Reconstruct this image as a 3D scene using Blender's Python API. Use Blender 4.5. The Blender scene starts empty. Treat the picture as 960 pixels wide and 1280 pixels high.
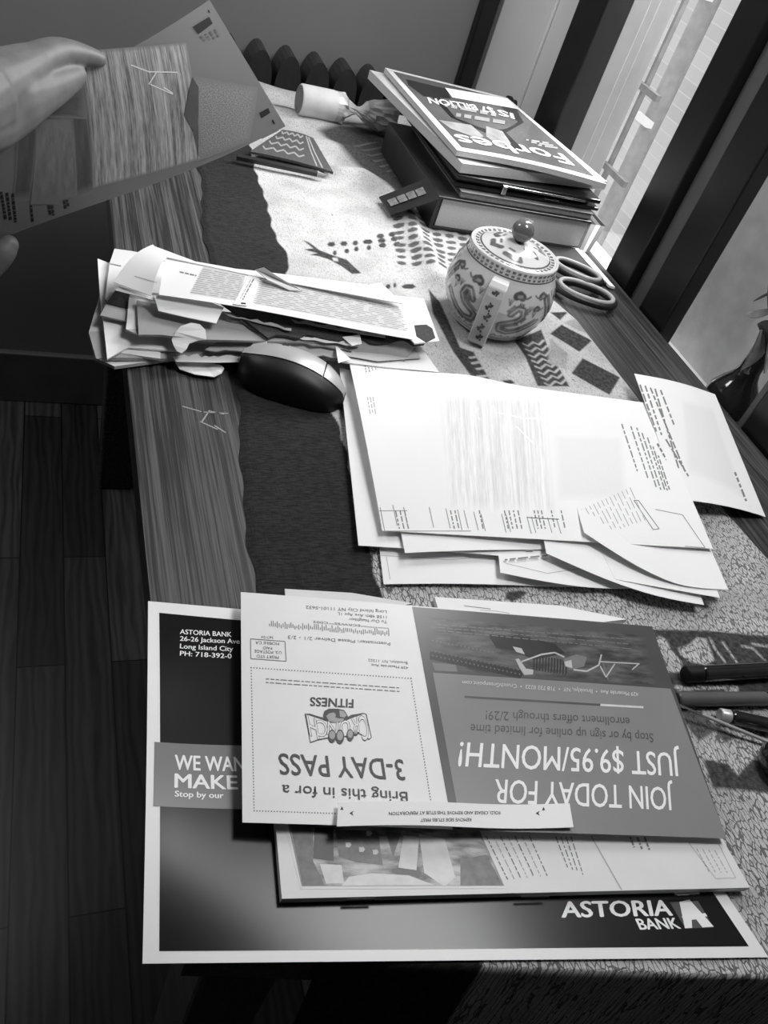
import bpy, math, random
import numpy as np
from mathutils import Vector
from mathutils.geometry import tessellate_polygon

random.seed(7)
RNG = np.random.default_rng(7)
scene = bpy.context.scene
col = scene.collection
TZ = 0.75            # table top height above the floor; z below is measured from the table top
CH = 0.42            # camera height above the table top
F = 1031.78          # focal length in pixels of a 960 x 1280 frame
# rows: world X (right), Y (along the table), Z (up) in camera axes (right, down, forward)
R3 = ((0.92492556, 0.00497495, 0.38011572),
      (-0.2645816, -0.70955976, 0.65308615),
      (0.27296388, -0.7046277, -0.65497368))

# ------------------------------------------------------------------ camera, world, lights
cd = bpy.data.cameras.new('camera'); cam = bpy.data.objects.new('camera', cd); col.objects.link(cam)
cd.sensor_fit = 'VERTICAL'; cd.sensor_height = 36.0; cd.lens = 36.0 * F / 1280.0
cd.clip_start = 0.01
mw = [[R3[i][0], -R3[i][1], -R3[i][2]] for i in range(3)]
from mathutils import Matrix
m3 = Matrix(mw)
cam.matrix_world = Matrix.Translation((0, 0, TZ + CH)) @ m3.to_4x4()
scene.camera = cam

world = bpy.data.worlds.new('sky'); scene.world = world; world.use_nodes = True
wn = world.node_tree.nodes; wn['Background'].inputs[0].default_value = (1, 1, 1, 1)
wn['Background'].inputs[1].default_value = 1.3


def area(name, loc, target, sx, sy, power):
    l = bpy.data.lights.new(name, 'AREA'); l.shape = 'RECTANGLE'; l.size = sx; l.size_y = sy; l.energy = power
    o = bpy.data.objects.new(name, l); col.objects.link(o)
    o.location = (loc[0], loc[1], loc[2] + TZ)
    d = Vector(target) - Vector(loc)
    o.rotation_euler = d.to_track_quat('-Z', 'Y').to_euler()
    return o


area('daylight_far_window', (0.735, 1.04, 0.64), (0.25, 0.80, 0.05), 0.22, 0.50, 5.0)
area('daylight_outside', (1.25, 1.20, 0.80), (0.40, 0.95, 0.0), 0.30, 0.40, 20.0)
area('daylight_near_window', (0.56, 0.40, 0.98), (0.40, 0.65, 0.0), 0.28, 0.40, 6.5)
area('panel_fill', (-0.60, 1.25, 1.05), (0.72, 1.15, 0.1), 0.40, 0.40, 6.0)  # added fill light without a visible source, brightens the pale wall panels
vs = scene.view_settings
scene.display_settings.display_device = 'sRGB'
vs.view_transform = 'Standard'; vs.look = 'None'; vs.exposure = 0.0; vs.gamma = 1.0; vs.use_curve_mapping = False


# ------------------------------------------------------------------ picture point -> place
def ray(px, py):
    d = ((px - 480) / F, (py - 640) / F, 1.0)
    return Vector([sum(R3[i][k] * d[k] for k in range(3)) for i in range(3)])


def W(px, py, z=0.0):
    d = ray(px, py); t = (z - CH) / d.z
    return Vector((d.x * t, d.y * t, z))


def WX(px, py, X):
    d = ray(px, py); t = X / d.x
    return Vector((X, d.y * t, d.z * t + CH))


def WY(px, py, Y):
    d = ray(px, py); t = Y / d.y
    return Vector((d.x * t, Y, d.z * t + CH))


def D(px, py, t):
    d = ray(px, py) * t
    return Vector((d.x, d.y, d.z + CH))


def proj(p):
    x, y, z = p[0], p[1], p[2] - CH
    c = [R3[0][k] * x + R3[1][k] * y + R3[2][k] * z for k in range(3)]
    return 480 + F * c[0] / c[2], 640 + F * c[1] / c[2]


def Z(ox, oy, s):
    return lambda *q: [(ox + a / s, oy + b / s) for a, b in q]


# ------------------------------------------------------------------ materials
def lin(g):
    return g / 12.92 if g <= 0.04045 else ((g + 0.055) / 1.055) ** 2.4


MATS = {}


def grey(g):
    v = lin(g); return (v, v, v, 1)


class NT:
    def __init__(s, name):
        s.m = bpy.data.materials.new(name); s.m.use_nodes = True
        s.t = s.m.node_tree; s.n = s.t.nodes; s.bsdf = s.n['Principled BSDF']

    def node(s, kind, **kw):
        n = s.n.new(kind)
        for k, v in kw.items():
            if k.startswith('i_'):
                n.inputs[int(k[2:]) if k[2:].isdigit() else k[2:].replace('_', ' ')].default_value = v
            else:
                setattr(n, k, v)
        return n

    def link(s, a, b):
        s.t.links.new(a, b)

    def math(s, op, a, b=None, clamp=False):
        n = s.n.new('ShaderNodeMath'); n.operation = op; n.use_clamp = clamp
        for i, v in enumerate((a, b)):
            if v is None: continue
            if hasattr(v, 'links'): s.link(v, n.inputs[i])
            else: n.inputs[i].default_value = v
        return n.outputs[0]

    def mix(s, fac, a, b):
        n = s.n.new('ShaderNodeMix'); n.data_type = 'RGBA'
        for i, v in ((0, fac), (6, a), (7, b)):
            if hasattr(v, 'links'): s.link(v, n.inputs[i])
            else: n.inputs[i].default_value = v
        return n.outputs[2]

    def ramp(s, fac, stops):
        n = s.n.new('ShaderNodeValToRGB'); e = n.color_ramp.elements
        while len(e) < len(stops): e.new(0.5)
        for k, (p, g) in enumerate(stops):
            e[k].position = p; e[k].color = grey(g)
        s.link(fac, n.inputs[0]); return n.outputs[0]

    def coords(s, kind='Object', scale=(1, 1, 1), rot=(0, 0, 0), src=None):
        if src is None:
            src = s.n.new('ShaderNodeTexCoord').outputs[kind]
        mp = s.n.new('ShaderNodeMapping'); s.link(src, mp.inputs[0])
        mp.inputs['Scale'].default_value = scale; mp.inputs['Rotation'].default_value = rot
        return mp.outputs[0]

    def noise(s, vec, scale, detail=3, rough=0.5):
        n = s.n.new('ShaderNodeTexNoise'); n.inputs['Scale'].default_value = scale
        n.inputs['Detail'].default_value = detail; n.inputs['Roughness'].default_value = rough
        s.link(vec, n.inputs['Vector']); return n.outputs[0]

    def bump(s, h, strength, dist=0.002):
        b = s.n.new('ShaderNodeBump'); b.inputs['Strength'].default_value = strength
        b.inputs['Distance'].default_value = dist
        s.link(h, b.inputs['Height']); s.link(b.outputs[0], s.bsdf.inputs['Normal'])


def mat(name, g, rough=0.6, spec=0.5, metal=0.0, var=0.04, scale=40.0, bump=0.0, coat=0.0):
    if name in MATS: return MATS[name]
    t = NT(name)
    vec = t.coords()
    nz = t.noise(vec, scale)
    c = t.ramp(nz, [(0.3, max(0, g - var)), (0.7, min(1, g + var))])
    t.link(c, t.bsdf.inputs['Base Color'])
    t.bsdf.inputs['Roughness'].default_value = rough
    t.bsdf.inputs['Specular IOR Level'].default_value = spec
    t.bsdf.inputs['Metallic'].default_value = metal
    t.bsdf.inputs['Coat Weight'].default_value = coat
    t.bsdf.inputs['Coat Roughness'].default_value = 0.05
    if bump: t.bump(nz, bump)
    MATS[name] = t.m
    return t.m


def wood_mat(name, lo, hi, sx, rough=0.45, ystretch=1.6, bump=0.1):
    t = NT(name)
    a = t.noise(t.coords(scale=(sx, ystretch, sx)), 1.0, 4, 0.6)
    b = t.noise(t.coords(scale=(sx * 4.2, ystretch * 6, sx * 4)), 1.0, 3, 0.65)
    f = t.math('ADD', t.math('MULTIPLY', a, 0.5), t.math('MULTIPLY', b, 0.5))
    c = t.ramp(f, [(0.38, lo), (0.48, lo + .06), (0.52, hi - .08), (0.62, hi)])
    t.link(c, t.bsdf.inputs['Base Color']); t.bsdf.inputs['Roughness'].default_value = rough
    t.bump(f, bump, 0.001)
    return t.m


def floor_mat():
    t = NT('floor boards')
    br = t.node('ShaderNodeTexBrick'); br.offset = 0.37; br.offset_frequency = 2
    bc = t.coords(rot=(0, 0, math.pi / 2)); bc.node.inputs['Location'].default_value = (.2, -.031, 0); t.link(bc, br.inputs['Vector'])
    br.inputs['Scale'].default_value = 1.0; br.inputs['Brick Width'].default_value = 0.62
    br.inputs['Row Height'].default_value = 0.0705; br.inputs['Mortar Size'].default_value = 0.0012
    br.inputs['Color1'].default_value = grey(0.22); br.inputs['Color2'].default_value = grey(0.40)
    br.inputs['Mortar'].default_value = grey(0.02); br.inputs['Bias'].default_value = -0.1
    a = t.noise(t.coords(scale=(38, 2.2, 38)), 1.0, 5, 0.62)
    wv = t.node('ShaderNodeTexWave'); wv.bands_direction = 'X'
    t.link(t.coords(scale=(1, 0.16, 1)), wv.inputs['Vector']); wv.inputs['Scale'].default_value = 22
    wv.inputs['Distortion'].default_value = 9; wv.inputs['Detail'].default_value = 2; wv.inputs['Detail Scale'].default_value = 1.3
    g = t.math('ADD', t.math('MULTIPLY', a, 0.78), t.math('MULTIPLY', wv.outputs['Fac'], 0.22))
    c2 = t.ramp(g, [(0.25, 0.45), (0.7, 1.0)])
    n = t.n.new('ShaderNodeMix'); n.data_type = 'RGBA'; n.blend_type = 'MULTIPLY'; n.inputs[0].default_value = 1
    t.link(br.outputs['Color'], n.inputs[6]); t.link(c2, n.inputs[7])
    t.link(n.outputs[2], t.bsdf.inputs['Base Color']); t.bsdf.inputs['Roughness'].default_value = 0.38
    t.bump(br.outputs['Fac'], -0.3, 0.002)
    return t.m


def cloth_mat():
    t = NT('batik cloth')
    at = t.node('ShaderNodeAttribute', attribute_name='pat'); bd = t.node('ShaderNodeAttribute', attribute_name='band')
    ck = t.node('ShaderNodeAttribute', attribute_name='crack')
    nv = t.noise(t.coords(scale=(1, 1, 1)), 26, 4)
    vo = t.node('ShaderNodeTexVoronoi'); vo.feature = 'DISTANCE_TO_EDGE'
    wob = t.n.new('ShaderNodeVectorMath'); wob.operation = 'ADD'
    t.link(t.coords(scale=(380, 150, 1), rot=(0, 0, 0.12)), wob.inputs[0])
    nn = t.n.new('ShaderNodeTexNoise'); nn.inputs['Scale'].default_value = 90; t.link(t.coords(), nn.inputs['Vector'])
    t.link(nn.outputs['Color'], wob.inputs[1])
    t.link(wob.outputs[0], vo.inputs['Vector']); vo.inputs['Scale'].default_value = 1.0
    crack = t.math('LESS_THAN', vo.outputs['Distance'], t.math('MULTIPLY', ck.outputs['Fac'], t.math('MULTIPLY', nv, 0.15)))
    crack = t.math('MULTIPLY', crack, 0.75)
    sp = t.math('GREATER_THAN', t.noise(t.coords(scale=(1, .5, 1)), 520, 2), 0.60)
    light = t.mix(t.math('MULTIPLY', sp, 0.28), t.ramp(nv, [(0.3, 0.68), (0.7, 0.80)]), grey(0.30))
    light = t.mix(crack, light, grey(0.16))
    dark = t.ramp(t.noise(t.coords(), 300, 3), [(0.35, 0.20), (0.65, 0.31)])
    band = t.ramp(t.noise(t.coords(scale=(1, 4, 1)), 160, 3), [(0.35, 0.13), (0.65, 0.20)])
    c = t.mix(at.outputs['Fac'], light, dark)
    c = t.mix(bd.outputs['Fac'], c, band)
    t.link(c, t.bsdf.inputs['Base Color']); t.bsdf.inputs['Roughness'].default_value = 0.9
    t.bsdf.inputs['Specular IOR Level'].default_value = 0.15
    w1 = t.noise(t.coords(scale=(900, 60, 1)), 1.0, 1); w2 = t.noise(t.coords(scale=(60, 900, 1)), 1.0, 1)
    t.bump(t.math('ADD', t.math('ADD', w1, w2), t.math('MULTIPLY', crack, -0.8)), 0.45, 0.0012)
    return t.m


def patch_mat(name, paper_g, lo, hi, kind='wood', fade=0.08, amount=1.0, freq=34, rough=0.7):
    """soft edged printed patch; 'loc' runs 0..1 across the patch"""
    t = NT(name)
    at = t.node('ShaderNodeAttribute', attribute_name='loc')
    sx = t.n.new('ShaderNodeSeparateXYZ'); t.link(at.outputs['Vector'], sx.inputs[0])
    x, y = sx.outputs[0], sx.outputs[1]
    ex = t.math('MINIMUM', x, t.math('SUBTRACT', 1.0, x)); ey = t.math('MINIMUM', y, t.math('SUBTRACT', 1.0, y))
    e = t.math('DIVIDE', t.math('MINIMUM', ex, ey), max(fade, 1e-3), True)
    if kind == 'wood':
        a = t.noise(t.coords(src=at.outputs['Vector'], scale=(freq, .7, 1)), 1.0, 3, 0.6)
        b = t.noise(t.coords(src=at.outputs['Vector'], scale=(freq * 3, 7, 1)), 1.0, 3, 0.6)
        f = t.math('ADD', t.math('MULTIPLY', a, 0.6), t.math('MULTIPLY', b, 0.4))
        c = t.ramp(f, [(0.38, lo), (0.62, hi)])
    elif kind == 'weave':
        a = t.noise(t.coords(src=at.outputs['Vector'], scale=(freq, freq * 2, 1)), 1.0, 3, 0.7)
        c = t.ramp(a, [(0.4, lo), (0.62, hi)])
    else:
        a = t.noise(t.coords(src=at.outputs['Vector'], scale=(freq, freq, 1)), 1.0, 5, 0.6)
        c = t.ramp(a, [(0.38, lo), (0.62, hi)])
    c = t.mix(t.math('MULTIPLY', e, amount), grey(paper_g), c)
    t.link(c, t.bsdf.inputs['Base Color']); t.bsdf.inputs['Roughness'].default_value = rough
    MATS[name] = t.m
    return t.m


def porcelain_mat():
    t = NT('painted porcelain')
    at = t.node('ShaderNodeAttribute', attribute_name='pat')
    nz = t.noise(t.coords(), 260, 3)
    ink = t.ramp(nz, [(0.35, 0.10), (0.65, 0.30)])
    c = t.mix(at.outputs['Fac'], grey(0.84), ink)
    t.link(c, t.bsdf.inputs['Base Color']); t.bsdf.inputs['Roughness'].default_value = 0.12
    t.bsdf.inputs['Coat Weight'].default_value = 0.5; t.bsdf.inputs['Coat Roughness'].default_value = 0.04
    return t.m


def glass_mat():
    t = NT('window glass')
    tr = t.node('ShaderNodeBsdfTransparent'); gl = t.node('ShaderNodeBsdfGlossy'); gl.inputs['Roughness'].default_value = 0.02
    mx = t.node('ShaderNodeMixShader'); mx.inputs[0].default_value = 0.05; t.link(tr.outputs[0], mx.inputs[1]); t.link(gl.outputs[0], mx.inputs[2])
    t.link(mx.outputs[0], t.n['Material Output'].inputs[0])
    return t.m


def facade_mat():
    t = NT('house front outside')
    br = t.node('ShaderNodeTexBrick'); t.link(t.coords(rot=(math.pi / 2, 0, math.pi / 2)), br.inputs['Vector'])
    br.inputs['Scale'].default_value = 9
    br.inputs['Color1'].default_value = grey(0.66); br.inputs['Color2'].default_value = grey(0.74); br.inputs['Mortar'].default_value = grey(0.78)
    n = t.noise(t.coords(), 2.5, 3)
    t.link(t.mix(t.math('MULTIPLY', n, 0.5), br.outputs['Color'], grey(0.85)), t.bsdf.inputs['Base Color'])
    t.bsdf.inputs['Roughness'].default_value = 0.9
    return t.m


PAPER = mat('white paper', 0.93, 0.75, 0.3, var=0.012, scale=8)
PAPER2 = mat('off white paper', 0.86, 0.75, 0.3, var=0.015, scale=8)
PAPER3 = mat('grey paper', 0.70, 0.75, 0.3, var=0.02, scale=10)
KRAFT = mat('grey envelope paper', 0.60, 0.8, 0.3, var=0.02, scale=12)
SECUR = mat('dark security lining', 0.22, 0.7, 0.3, var=0.08, scale=900)
INK = mat('black ink', 0.16, 0.5, 0.4, var=0.01)
INKG = mat('grey ink', 0.50, 0.6, 0.3, var=0.01)
INKL = mat('faint ink', 0.70, 0.6, 0.3, var=0.01)
INKM = mat('middle grey ink', 0.42, 0.45, 0.4, var=0.02)
WHITE = mat('white ink', 0.95, 0.4, 0.4, var=0.01)
NAVY = mat('dark glossy print', 0.10, 0.20, 0.28, var=0.008, scale=14)
NAVYB = mat('grey glossy print', 0.43, 0.30, 0.5, var=0.01, scale=14)
BLACKP = mat('black plastic', 0.10, 0.25, 0.5, var=0.02)
BLACKM = mat('matt black plastic', 0.07, 0.45, 0.4, var=0.02)
SILVER = mat('silver plastic', 0.74, 0.35, 0.5, metal=0.3, var=0.02)
CHROME = mat('polished metal', 0.78, 0.15, 0.5, metal=1.0, var=0.02)


# ------------------------------------------------------------------ mesh building
class MB:
    def __init__(s):
        s.v = []; s.f = []; s.mi = []; s.slots = []; s.loc = {}; s.pat = None; s.extra = {}

    def slot(s, m):
        if m not in s.slots: s.slots.append(m)
        return s.slots.index(m)

    def add(s, verts, faces, m, loc=None):
        b = len(s.v); k = s.slot(m)
        s.v.extend([tuple(p) for p in verts])
        for f in faces:
            s.f.append([b + i for i in f]); s.mi.append(k)
        if loc:
            for i, l in enumerate(loc): s.loc[b + i] = l

    def box(s, x0, x1, y0, y1, z0, z1, m):
        v = [(x, y, z) for x in (x0, x1) for y in (y0, y1) for z in (z0, z1)]
        s.add(v, [(0, 1, 3, 2), (4, 6, 7, 5), (0, 4, 5, 1), (2, 3, 7, 6), (0, 2, 6, 4), (1, 5, 7, 3)], m)

    def prism(s, pts, off, m, side=None):
        """closed slab from a 3-D outline and an offset vector"""
        pts = [Vector(p) for p in pts]; off = Vector(off); n = len(pts)
        tri = tessellate_polygon([pts])
        top = pts; bot = [p + off for p in pts]
        nrm = Vector((0, 0, 0))
        for i in range(n):
            a, b = pts[i], pts[(i + 1) % n]
            nrm += Vector(((a.y - b.y) * (a.z + b.z), (a.z - b.z) * (a.x + b.x), (a.x - b.x) * (a.y + b.y)))
        want = -off
        fs = []
        for t in tri:
            t = list(t)
            a, b, c = (pts[k] for k in t)
            if (b - a).cross(c - a).dot(want) < 0: t.reverse()
            fs.append(t)
        s.add(top, fs, m)
        s.add(bot, [list(reversed(t)) for t in fs], m)
        ccw = nrm.dot(want) > 0
        sv = top + bot
        sf = [((i + 1) % n, i, n + i, n + (i + 1) % n) if ccw else (i, (i + 1) % n, n + (i + 1) % n, n + i) for i in range(n)]
        s.add(sv, sf, side or m)

    def tube(s, pts, rad, m, n=12, cap=True, flat=1.0, flatdir=None):
        pts = [Vector(p) for p in pts]; k = len(pts)
        rad = rad if isinstance(rad, (list, tuple)) else [rad] * k
        vs = []; up = Vector((0, 0, 1)) if flatdir is None else Vector(flatdir)
        for i, p in enumerate(pts):
            t = (pts[min(i + 1, k - 1)] - pts[max(i - 1, 0)]).normalized()
            a = up - t * up.dot(t)
            if a.length < 1e-4: a = Vector((1, 0, 0)) - t * t.x
            a.normalize(); b = t.cross(a)
            for j in range(n):
                th = 2 * math.pi * j / n
                vs.append(p + (a * math.cos(th) * flat + b * math.sin(th)) * rad[i])
        fs = [(i * n + j, i * n + (j + 1) % n, (i + 1) * n + (j + 1) % n, (i + 1) * n + j) for i in range(k - 1) for j in range(n)]
        if cap: fs += [tuple(reversed(range(n))), tuple(range((k - 1) * n, k * n))]
        s.add(vs, fs, m)

    def loop_tube(s, pts, rad, m, n=10, flat=1.0):
        pts = [Vector(p) for p in pts]; k = len(pts); vs = []
        for i, p in enumerate(pts):
            t = (pts[(i + 1) % k] - pts[i - 1]).normalized()
            a = Vector((0, 0, 1)); a = (a - t * a.dot(t)).normalized(); b = t.cross(a)
            for j in range(n):
                th = 2 * math.pi * j / n
                vs.append(p + (a * math.cos(th) * flat + b * math.sin(th)) * rad)
        s.add(vs, [(i * n + j, i * n + (j + 1) % n, ((i + 1) % k) * n + (j + 1) % n, ((i + 1) % k) * n + j) for i in range(k) for j in range(n)], m)

    def lathe(s, c, prof, m, n=48, ax=None, fn=None):
        c = Vector(c)
        if ax is None: A, U, V = Vector((0, 0, 1)), Vector((1, 0, 0)), Vector((0, 1, 0))
        else:
            A = Vector(ax).normalized(); U = A.orthogonal().normalized(); V = A.cross(U)
        vs = []
        for i, (r, z) in enumerate(prof):
            for j in range(n):
                th = 2 * math.pi * j / n
                rr = r * (fn(i, th) if fn else 1)
                vs.append(c + A * z + (U * math.cos(th) + V * math.sin(th)) * rr)
        fs = [(i * n + j, i * n + (j + 1) % n, (i + 1) * n + (j + 1) % n, (i + 1) * n + j) for i in range(len(prof) - 1) for j in range(n)]
        s.add(vs, fs, m)

    def build(s, name, parent=None, smooth=None, bevel=0.0, origin=None):
        me = bpy.data.meshes.new(name)
        V = np.array(s.v, float)
        if origin is None:
            o = np.array([(V[:, 0].min() + V[:, 0].max()) / 2, (V[:, 1].min() + V[:, 1].max()) / 2, V[:, 2].min()])
        else: o = np.array(origin, float)
        me.from_pydata((V - o).tolist(), [], s.f)
        for m in s.slots: me.materials.append(m)
        me.polygons.foreach_set('material_index', s.mi)
        if s.loc:
            a = me.attributes.new('loc', 'FLOAT_VECTOR', 'POINT')
            L = np.zeros((len(V), 3))
            for i, l in s.loc.items(): L[i, :2] = l
            a.data.foreach_set('vector', L.ravel())
        for k, arr in s.extra.items():
            a = me.attributes.new(k, 'FLOAT', 'POINT'); a.data.foreach_set('value', np.asarray(arr, float).ravel())
        me.update()
        if smooth:
            me.shade_smooth(); me.set_sharp_from_angle(angle=math.radians(smooth))
        ob = bpy.data.objects.new(name, me); col.objects.link(ob)
        wl = Vector((o[0], o[1], o[2] + TZ))
        if parent is not None:
            ob.parent = parent; ob.location = wl - ROOTLOC[parent]
        else: ob.location = wl
        ROOTLOC[ob] = wl
        if bevel:
            b = ob.modifiers.new('bevel', 'BEVEL'); b.width = bevel; b.segments = 2; b.limit_method = 'ANGLE'; b.angle_limit = math.radians(40)
        return ob


ROOTLOC = {}


def tag(o, label, cat, group=None):
    o['label'] = label; o['category'] = cat
    if group: o['group'] = group
    return o


def root(name, loc, label, cat, group=None):
    o = bpy.data.objects.new(name, None); col.objects.link(o); o.empty_display_size = 0.02
    wl = Vector((loc[0], loc[1], loc[2] + TZ)); o.location = wl; ROOTLOC[o] = wl
    return tag(o, label, cat, group)


def structure(o):
    o['kind'] = 'structure'; return o


# ------------------------------------------------------------------ lettering
GL = {}


def glyphs(txt, bold):
    key = (txt, bold)
    if key in GL: return GL[key]
    cu = bpy.data.curves.new('t', 'FONT'); cu.body = txt; cu.size = 1; cu.offset = bold; cu.resolution_u = 3
    ob = bpy.data.objects.new('t', cu); col.objects.link(ob)
    me = bpy.data.meshes.new_from_object(ob.evaluated_get(bpy.context.evaluated_depsgraph_get()))
    vs = [(v.co.x, v.co.y) for v in me.vertices]; fs = [tuple(p.vertices) for p in me.polygons]
    bpy.data.objects.remove(ob); bpy.data.curves.remove(cu); bpy.data.meshes.remove(me)
    GL[key] = (vs, fs); return GL[key]


CAP = max(v[1] for v in glyphs('H', 0.0)[0])


class Sheet(MB):
    """thin sheet of paper over four 3-D corners (TL, TR, BR, BL as seen), gently curved by h(u, v)"""
    def __init__(s, c, m, h=None, th=0.0004, n=(16, 16), side=None, edge=None):
        super().__init__()
        s.c = [Vector(p) for p in c]; s.h = h or (lambda u, v: 0.0)
        e1 = (s.c[1] + s.c[2]) - (s.c[0] + s.c[3]); e2 = (s.c[0] + s.c[1]) - (s.c[3] + s.c[2])
        s.n = e1.cross(e2).normalized()
        s.lift = 0.0; nu, nv = n
        ed = edge or (lambda u, v: (u, v))
        top = [s.S(*ed(i / nu, j / nv)) for j in range(nv + 1) for i in range(nu + 1)]
        bot = [p - s.n * th for p in top]
        q = lambda i, j: j * (nu + 1) + i
        ft = [(q(i, j + 1), q(i + 1, j + 1), q(i + 1, j), q(i, j)) for j in range(nv) for i in range(nu)]
        s.add(top, ft, m); s.add(bot, [tuple(reversed(f)) for f in ft], m)
        rim = [q(i, 0) for i in range(nu)] + [q(nu, j) for j in range(nv)] + [q(i, nv) for i in range(nu, 0, -1)] + [q(0, j) for j in range(nv, 0, -1)]
        k = len(rim)
        s.add([top[i] for i in rim] + [bot[i] for i in rim], [(i, (i + 1) % k, k + (i + 1) % k, k + i) for i in range(k)], side or m)

    def S(s, u, v, lift=0.0):
        a, b, c, d = s.c
        return (a * (1 - u) + b * u) * (1 - v) + (d * (1 - u) + c * u) * v + s.n * (s.h(u, v) + lift)

    def inv(s, px, py):
        u = v = 0.5
        for _ in range(12):
            x, y = proj(s.S(u, v)); ex, ey = px - x, py - y
            if abs(ex) + abs(ey) < 0.02: break
            e = 1e-3
            xu, yu = proj(s.S(u + e, v)); xv, yv = proj(s.S(u, v + e))
            a, b, c, d = (xu - x) / e, (xv - x) / e, (yu - y) / e, (yv - y) / e
            det = a * d - b * c
            if abs(det) < 1e-9: break
            u += max(-.5, min(.5, (d * ex - b * ey) / det)); v += max(-.5, min(.5, (a * ey - c * ex) / det))
        return u, v

    def put(s, uvs, faces, m, lift, loc=None):
        vs = [s.S(u, v, lift * getattr(s, 'k', .25)) for u, v in uvs]
        out = []
        for f in faces:
            f = list(f)
            if (vs[f[1]] - vs[f[0]]).cross(vs[f[2]] - vs[f[0]]).dot(s.n) < 0: f.reverse()
            out.append(f)
        s.add(vs, out, m, loc)

    def poly(s, pts, m, lift=0.0003):
        uv = [s.inv(*p) for p in pts]
        s.put(uv, tessellate_polygon([[Vector((u, v, 0)) for u, v in uv]]), m, lift)

    def patch(s, q, m, lift=0.0003, n=(10, 10), uv=False):
        a, b, c, d = [p if uv else s.inv(*p) for p in q]
        uvs = []; loc = []
        for j in range(n[1] + 1):
            for i in range(n[0] + 1):
                x, y = i / n[0], j / n[1]
                uvs.append(tuple((a[k] * (1 - x) + b[k] * x) * (1 - y) + (d[k] * (1 - x) + c[k] * x) * y for k in (0, 1)))
                loc.append((x, y))
        w = n[0] + 1
        s.put(uvs, [(j * w + i, j * w + i + 1, (j + 1) * w + i + 1, (j + 1) * w + i) for j in range(n[1]) for i in range(n[0])], m, lift, loc)

    def line(s, pts, w, m, lift=0.0004, closed=False):
        """w in picture pixels"""
        p = list(pts) + ([pts[0]] if closed else [])
        for (x0, y0), (x1, y1) in zip(p, p[1:]):
            L = math.hypot(x1 - x0, y1 - y0) or 1; nx, ny = -(y1 - y0) / L * w / 2, (x1 - x0) / L * w / 2
            s.patch([(x0 + nx, y0 + ny), (x1 + nx, y1 + ny), (x1 - nx, y1 - ny), (x0 - nx, y0 - ny)], m, lift, (max(1, int(L / 30)), 1))

    def text(s, txt, A, B, Ct, m, bold=0.0, lift=0.0005):
        vs, fs = glyphs(txt, 0.0)
        x0 = min(v[0] for v in vs); x1 = max(v[0] for v in vs)
        a, b, c = s.inv(*A), s.inv(*B), s.inv(*Ct)
        uv = []
        for x, y in vs:
            p, q = (x - x0) / (x1 - x0), y / CAP
            uv.append((a[0] + p * (b[0] - a[0]) + q * (c[0] - a[0]), a[1] + p * (b[1] - a[1]) + q * (c[1] - a[1])))
        w = bold * CAP * 1.4
        shifts = [(0, 0)] if bold <= 0 else [(-w, 0), (w, 0), (0, w * .6), (0, -w * .6)]
        for k, (dx, dy) in enumerate(shifts):
            p, q = dx / (x1 - x0), dy / CAP
            du, dv = p * (b[0] - a[0]) + q * (c[0] - a[0]), p * (b[1] - a[1]) + q * (c[1] - a[1])
            s.put([(u + du, v + dv) for u, v in uv], fs, m, lift + k * .00003)

    def greek(s, A, B, w, m, lift=0.0004, word=9):
        """a line too fine to read: word-long strokes from A to B"""
        L = math.hypot(B[0] - A[0], B[1] - A[1]); t = 0
        while t < L:
            l = min(word * random.uniform(.4, 1.5), L - t)
            p = [(A[0] + (B[0] - A[0]) * k / L, A[1] + (B[1] - A[1]) * k / L) for k in (t, t + l)]
            if l > 1: s.line(p, w, m, lift)
            t += l + word * .3

    def dots(s, A, B, step, r, m):
        L = math.hypot(B[0] - A[0], B[1] - A[1]); k = int(L / step)
        for i in range(k + 1):
            x, y = A[0] + (B[0] - A[0]) * i / k, A[1] + (B[1] - A[1]) * i / k
            s.poly([(x - r, y - r), (x + r, y - r), (x + r, y + r), (x - r, y + r)], m)


def jag(p0, p1, n, amp):
    """torn edge between two (px, py, z) points"""
    out = []
    for i in range(n + 1):
        t = i / n; a = 0 if i in (0, n) else random.uniform(-amp, amp)
        out.append(tuple(p0[k] + (p1[k] - p0[k]) * t + (a if k == 1 else 0) for k in range(3)))
    return out


def P3(pts):
    return [W(*p) for p in pts]


def slab(mb, pts, m, th=0.0006, zdef=None):
    mb.prism(P3([(p[0], p[1], p[2] if len(p) > 2 else zdef) for p in pts]), (0, 0, -th), m)


# ================================================================== THE ROOM
WALL = mat('painted wall', 0.52, 0.8, 0.3, var=0.012, scale=6, bump=0.02)
WALLW = mat('white painted wall', 0.92, 0.6, 0.4, var=0.012, scale=6, bump=0.02)
DARKW = mat('dark window wood', 0.06, 0.4, 0.5, var=0.02, scale=30)
GREYW = mat('grey window liner', 0.40, 0.5, 0.5, var=0.02, scale=20)
JAMB = mat('grey painted jamb', 0.60, 0.6, 0.4, var=0.02, scale=20)
XW, YB = 0.72, 1.50


def room_box(name, m, *b, bevel=0.0):
    mb = MB(); mb.box(*b, m); return structure(mb.build(name, bevel=bevel))


fl = MB(); fl.box(-1.6, .76, -1.6, YB + .1, -0.80, -0.75, floor_mat()); structure(fl.build('floor', origin=(0, 0, -.75)))
room_box('ceiling', mat('ceiling paint', 0.6, 0.9), -1.7, .80, -1.7, YB + .1, 1.75, 1.8)
room_box('wall_back', WALL, -1.6, .76, YB, YB + .1, -0.75, 1.75)
room_box('wall_left', WALL, -1.7, -1.6, -1.7, YB + .1, -0.75, 1.75)
room_box('wall_front', WALL, -1.6, 1.1, -1.7, -1.6, -0.75, 1.75)
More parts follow.
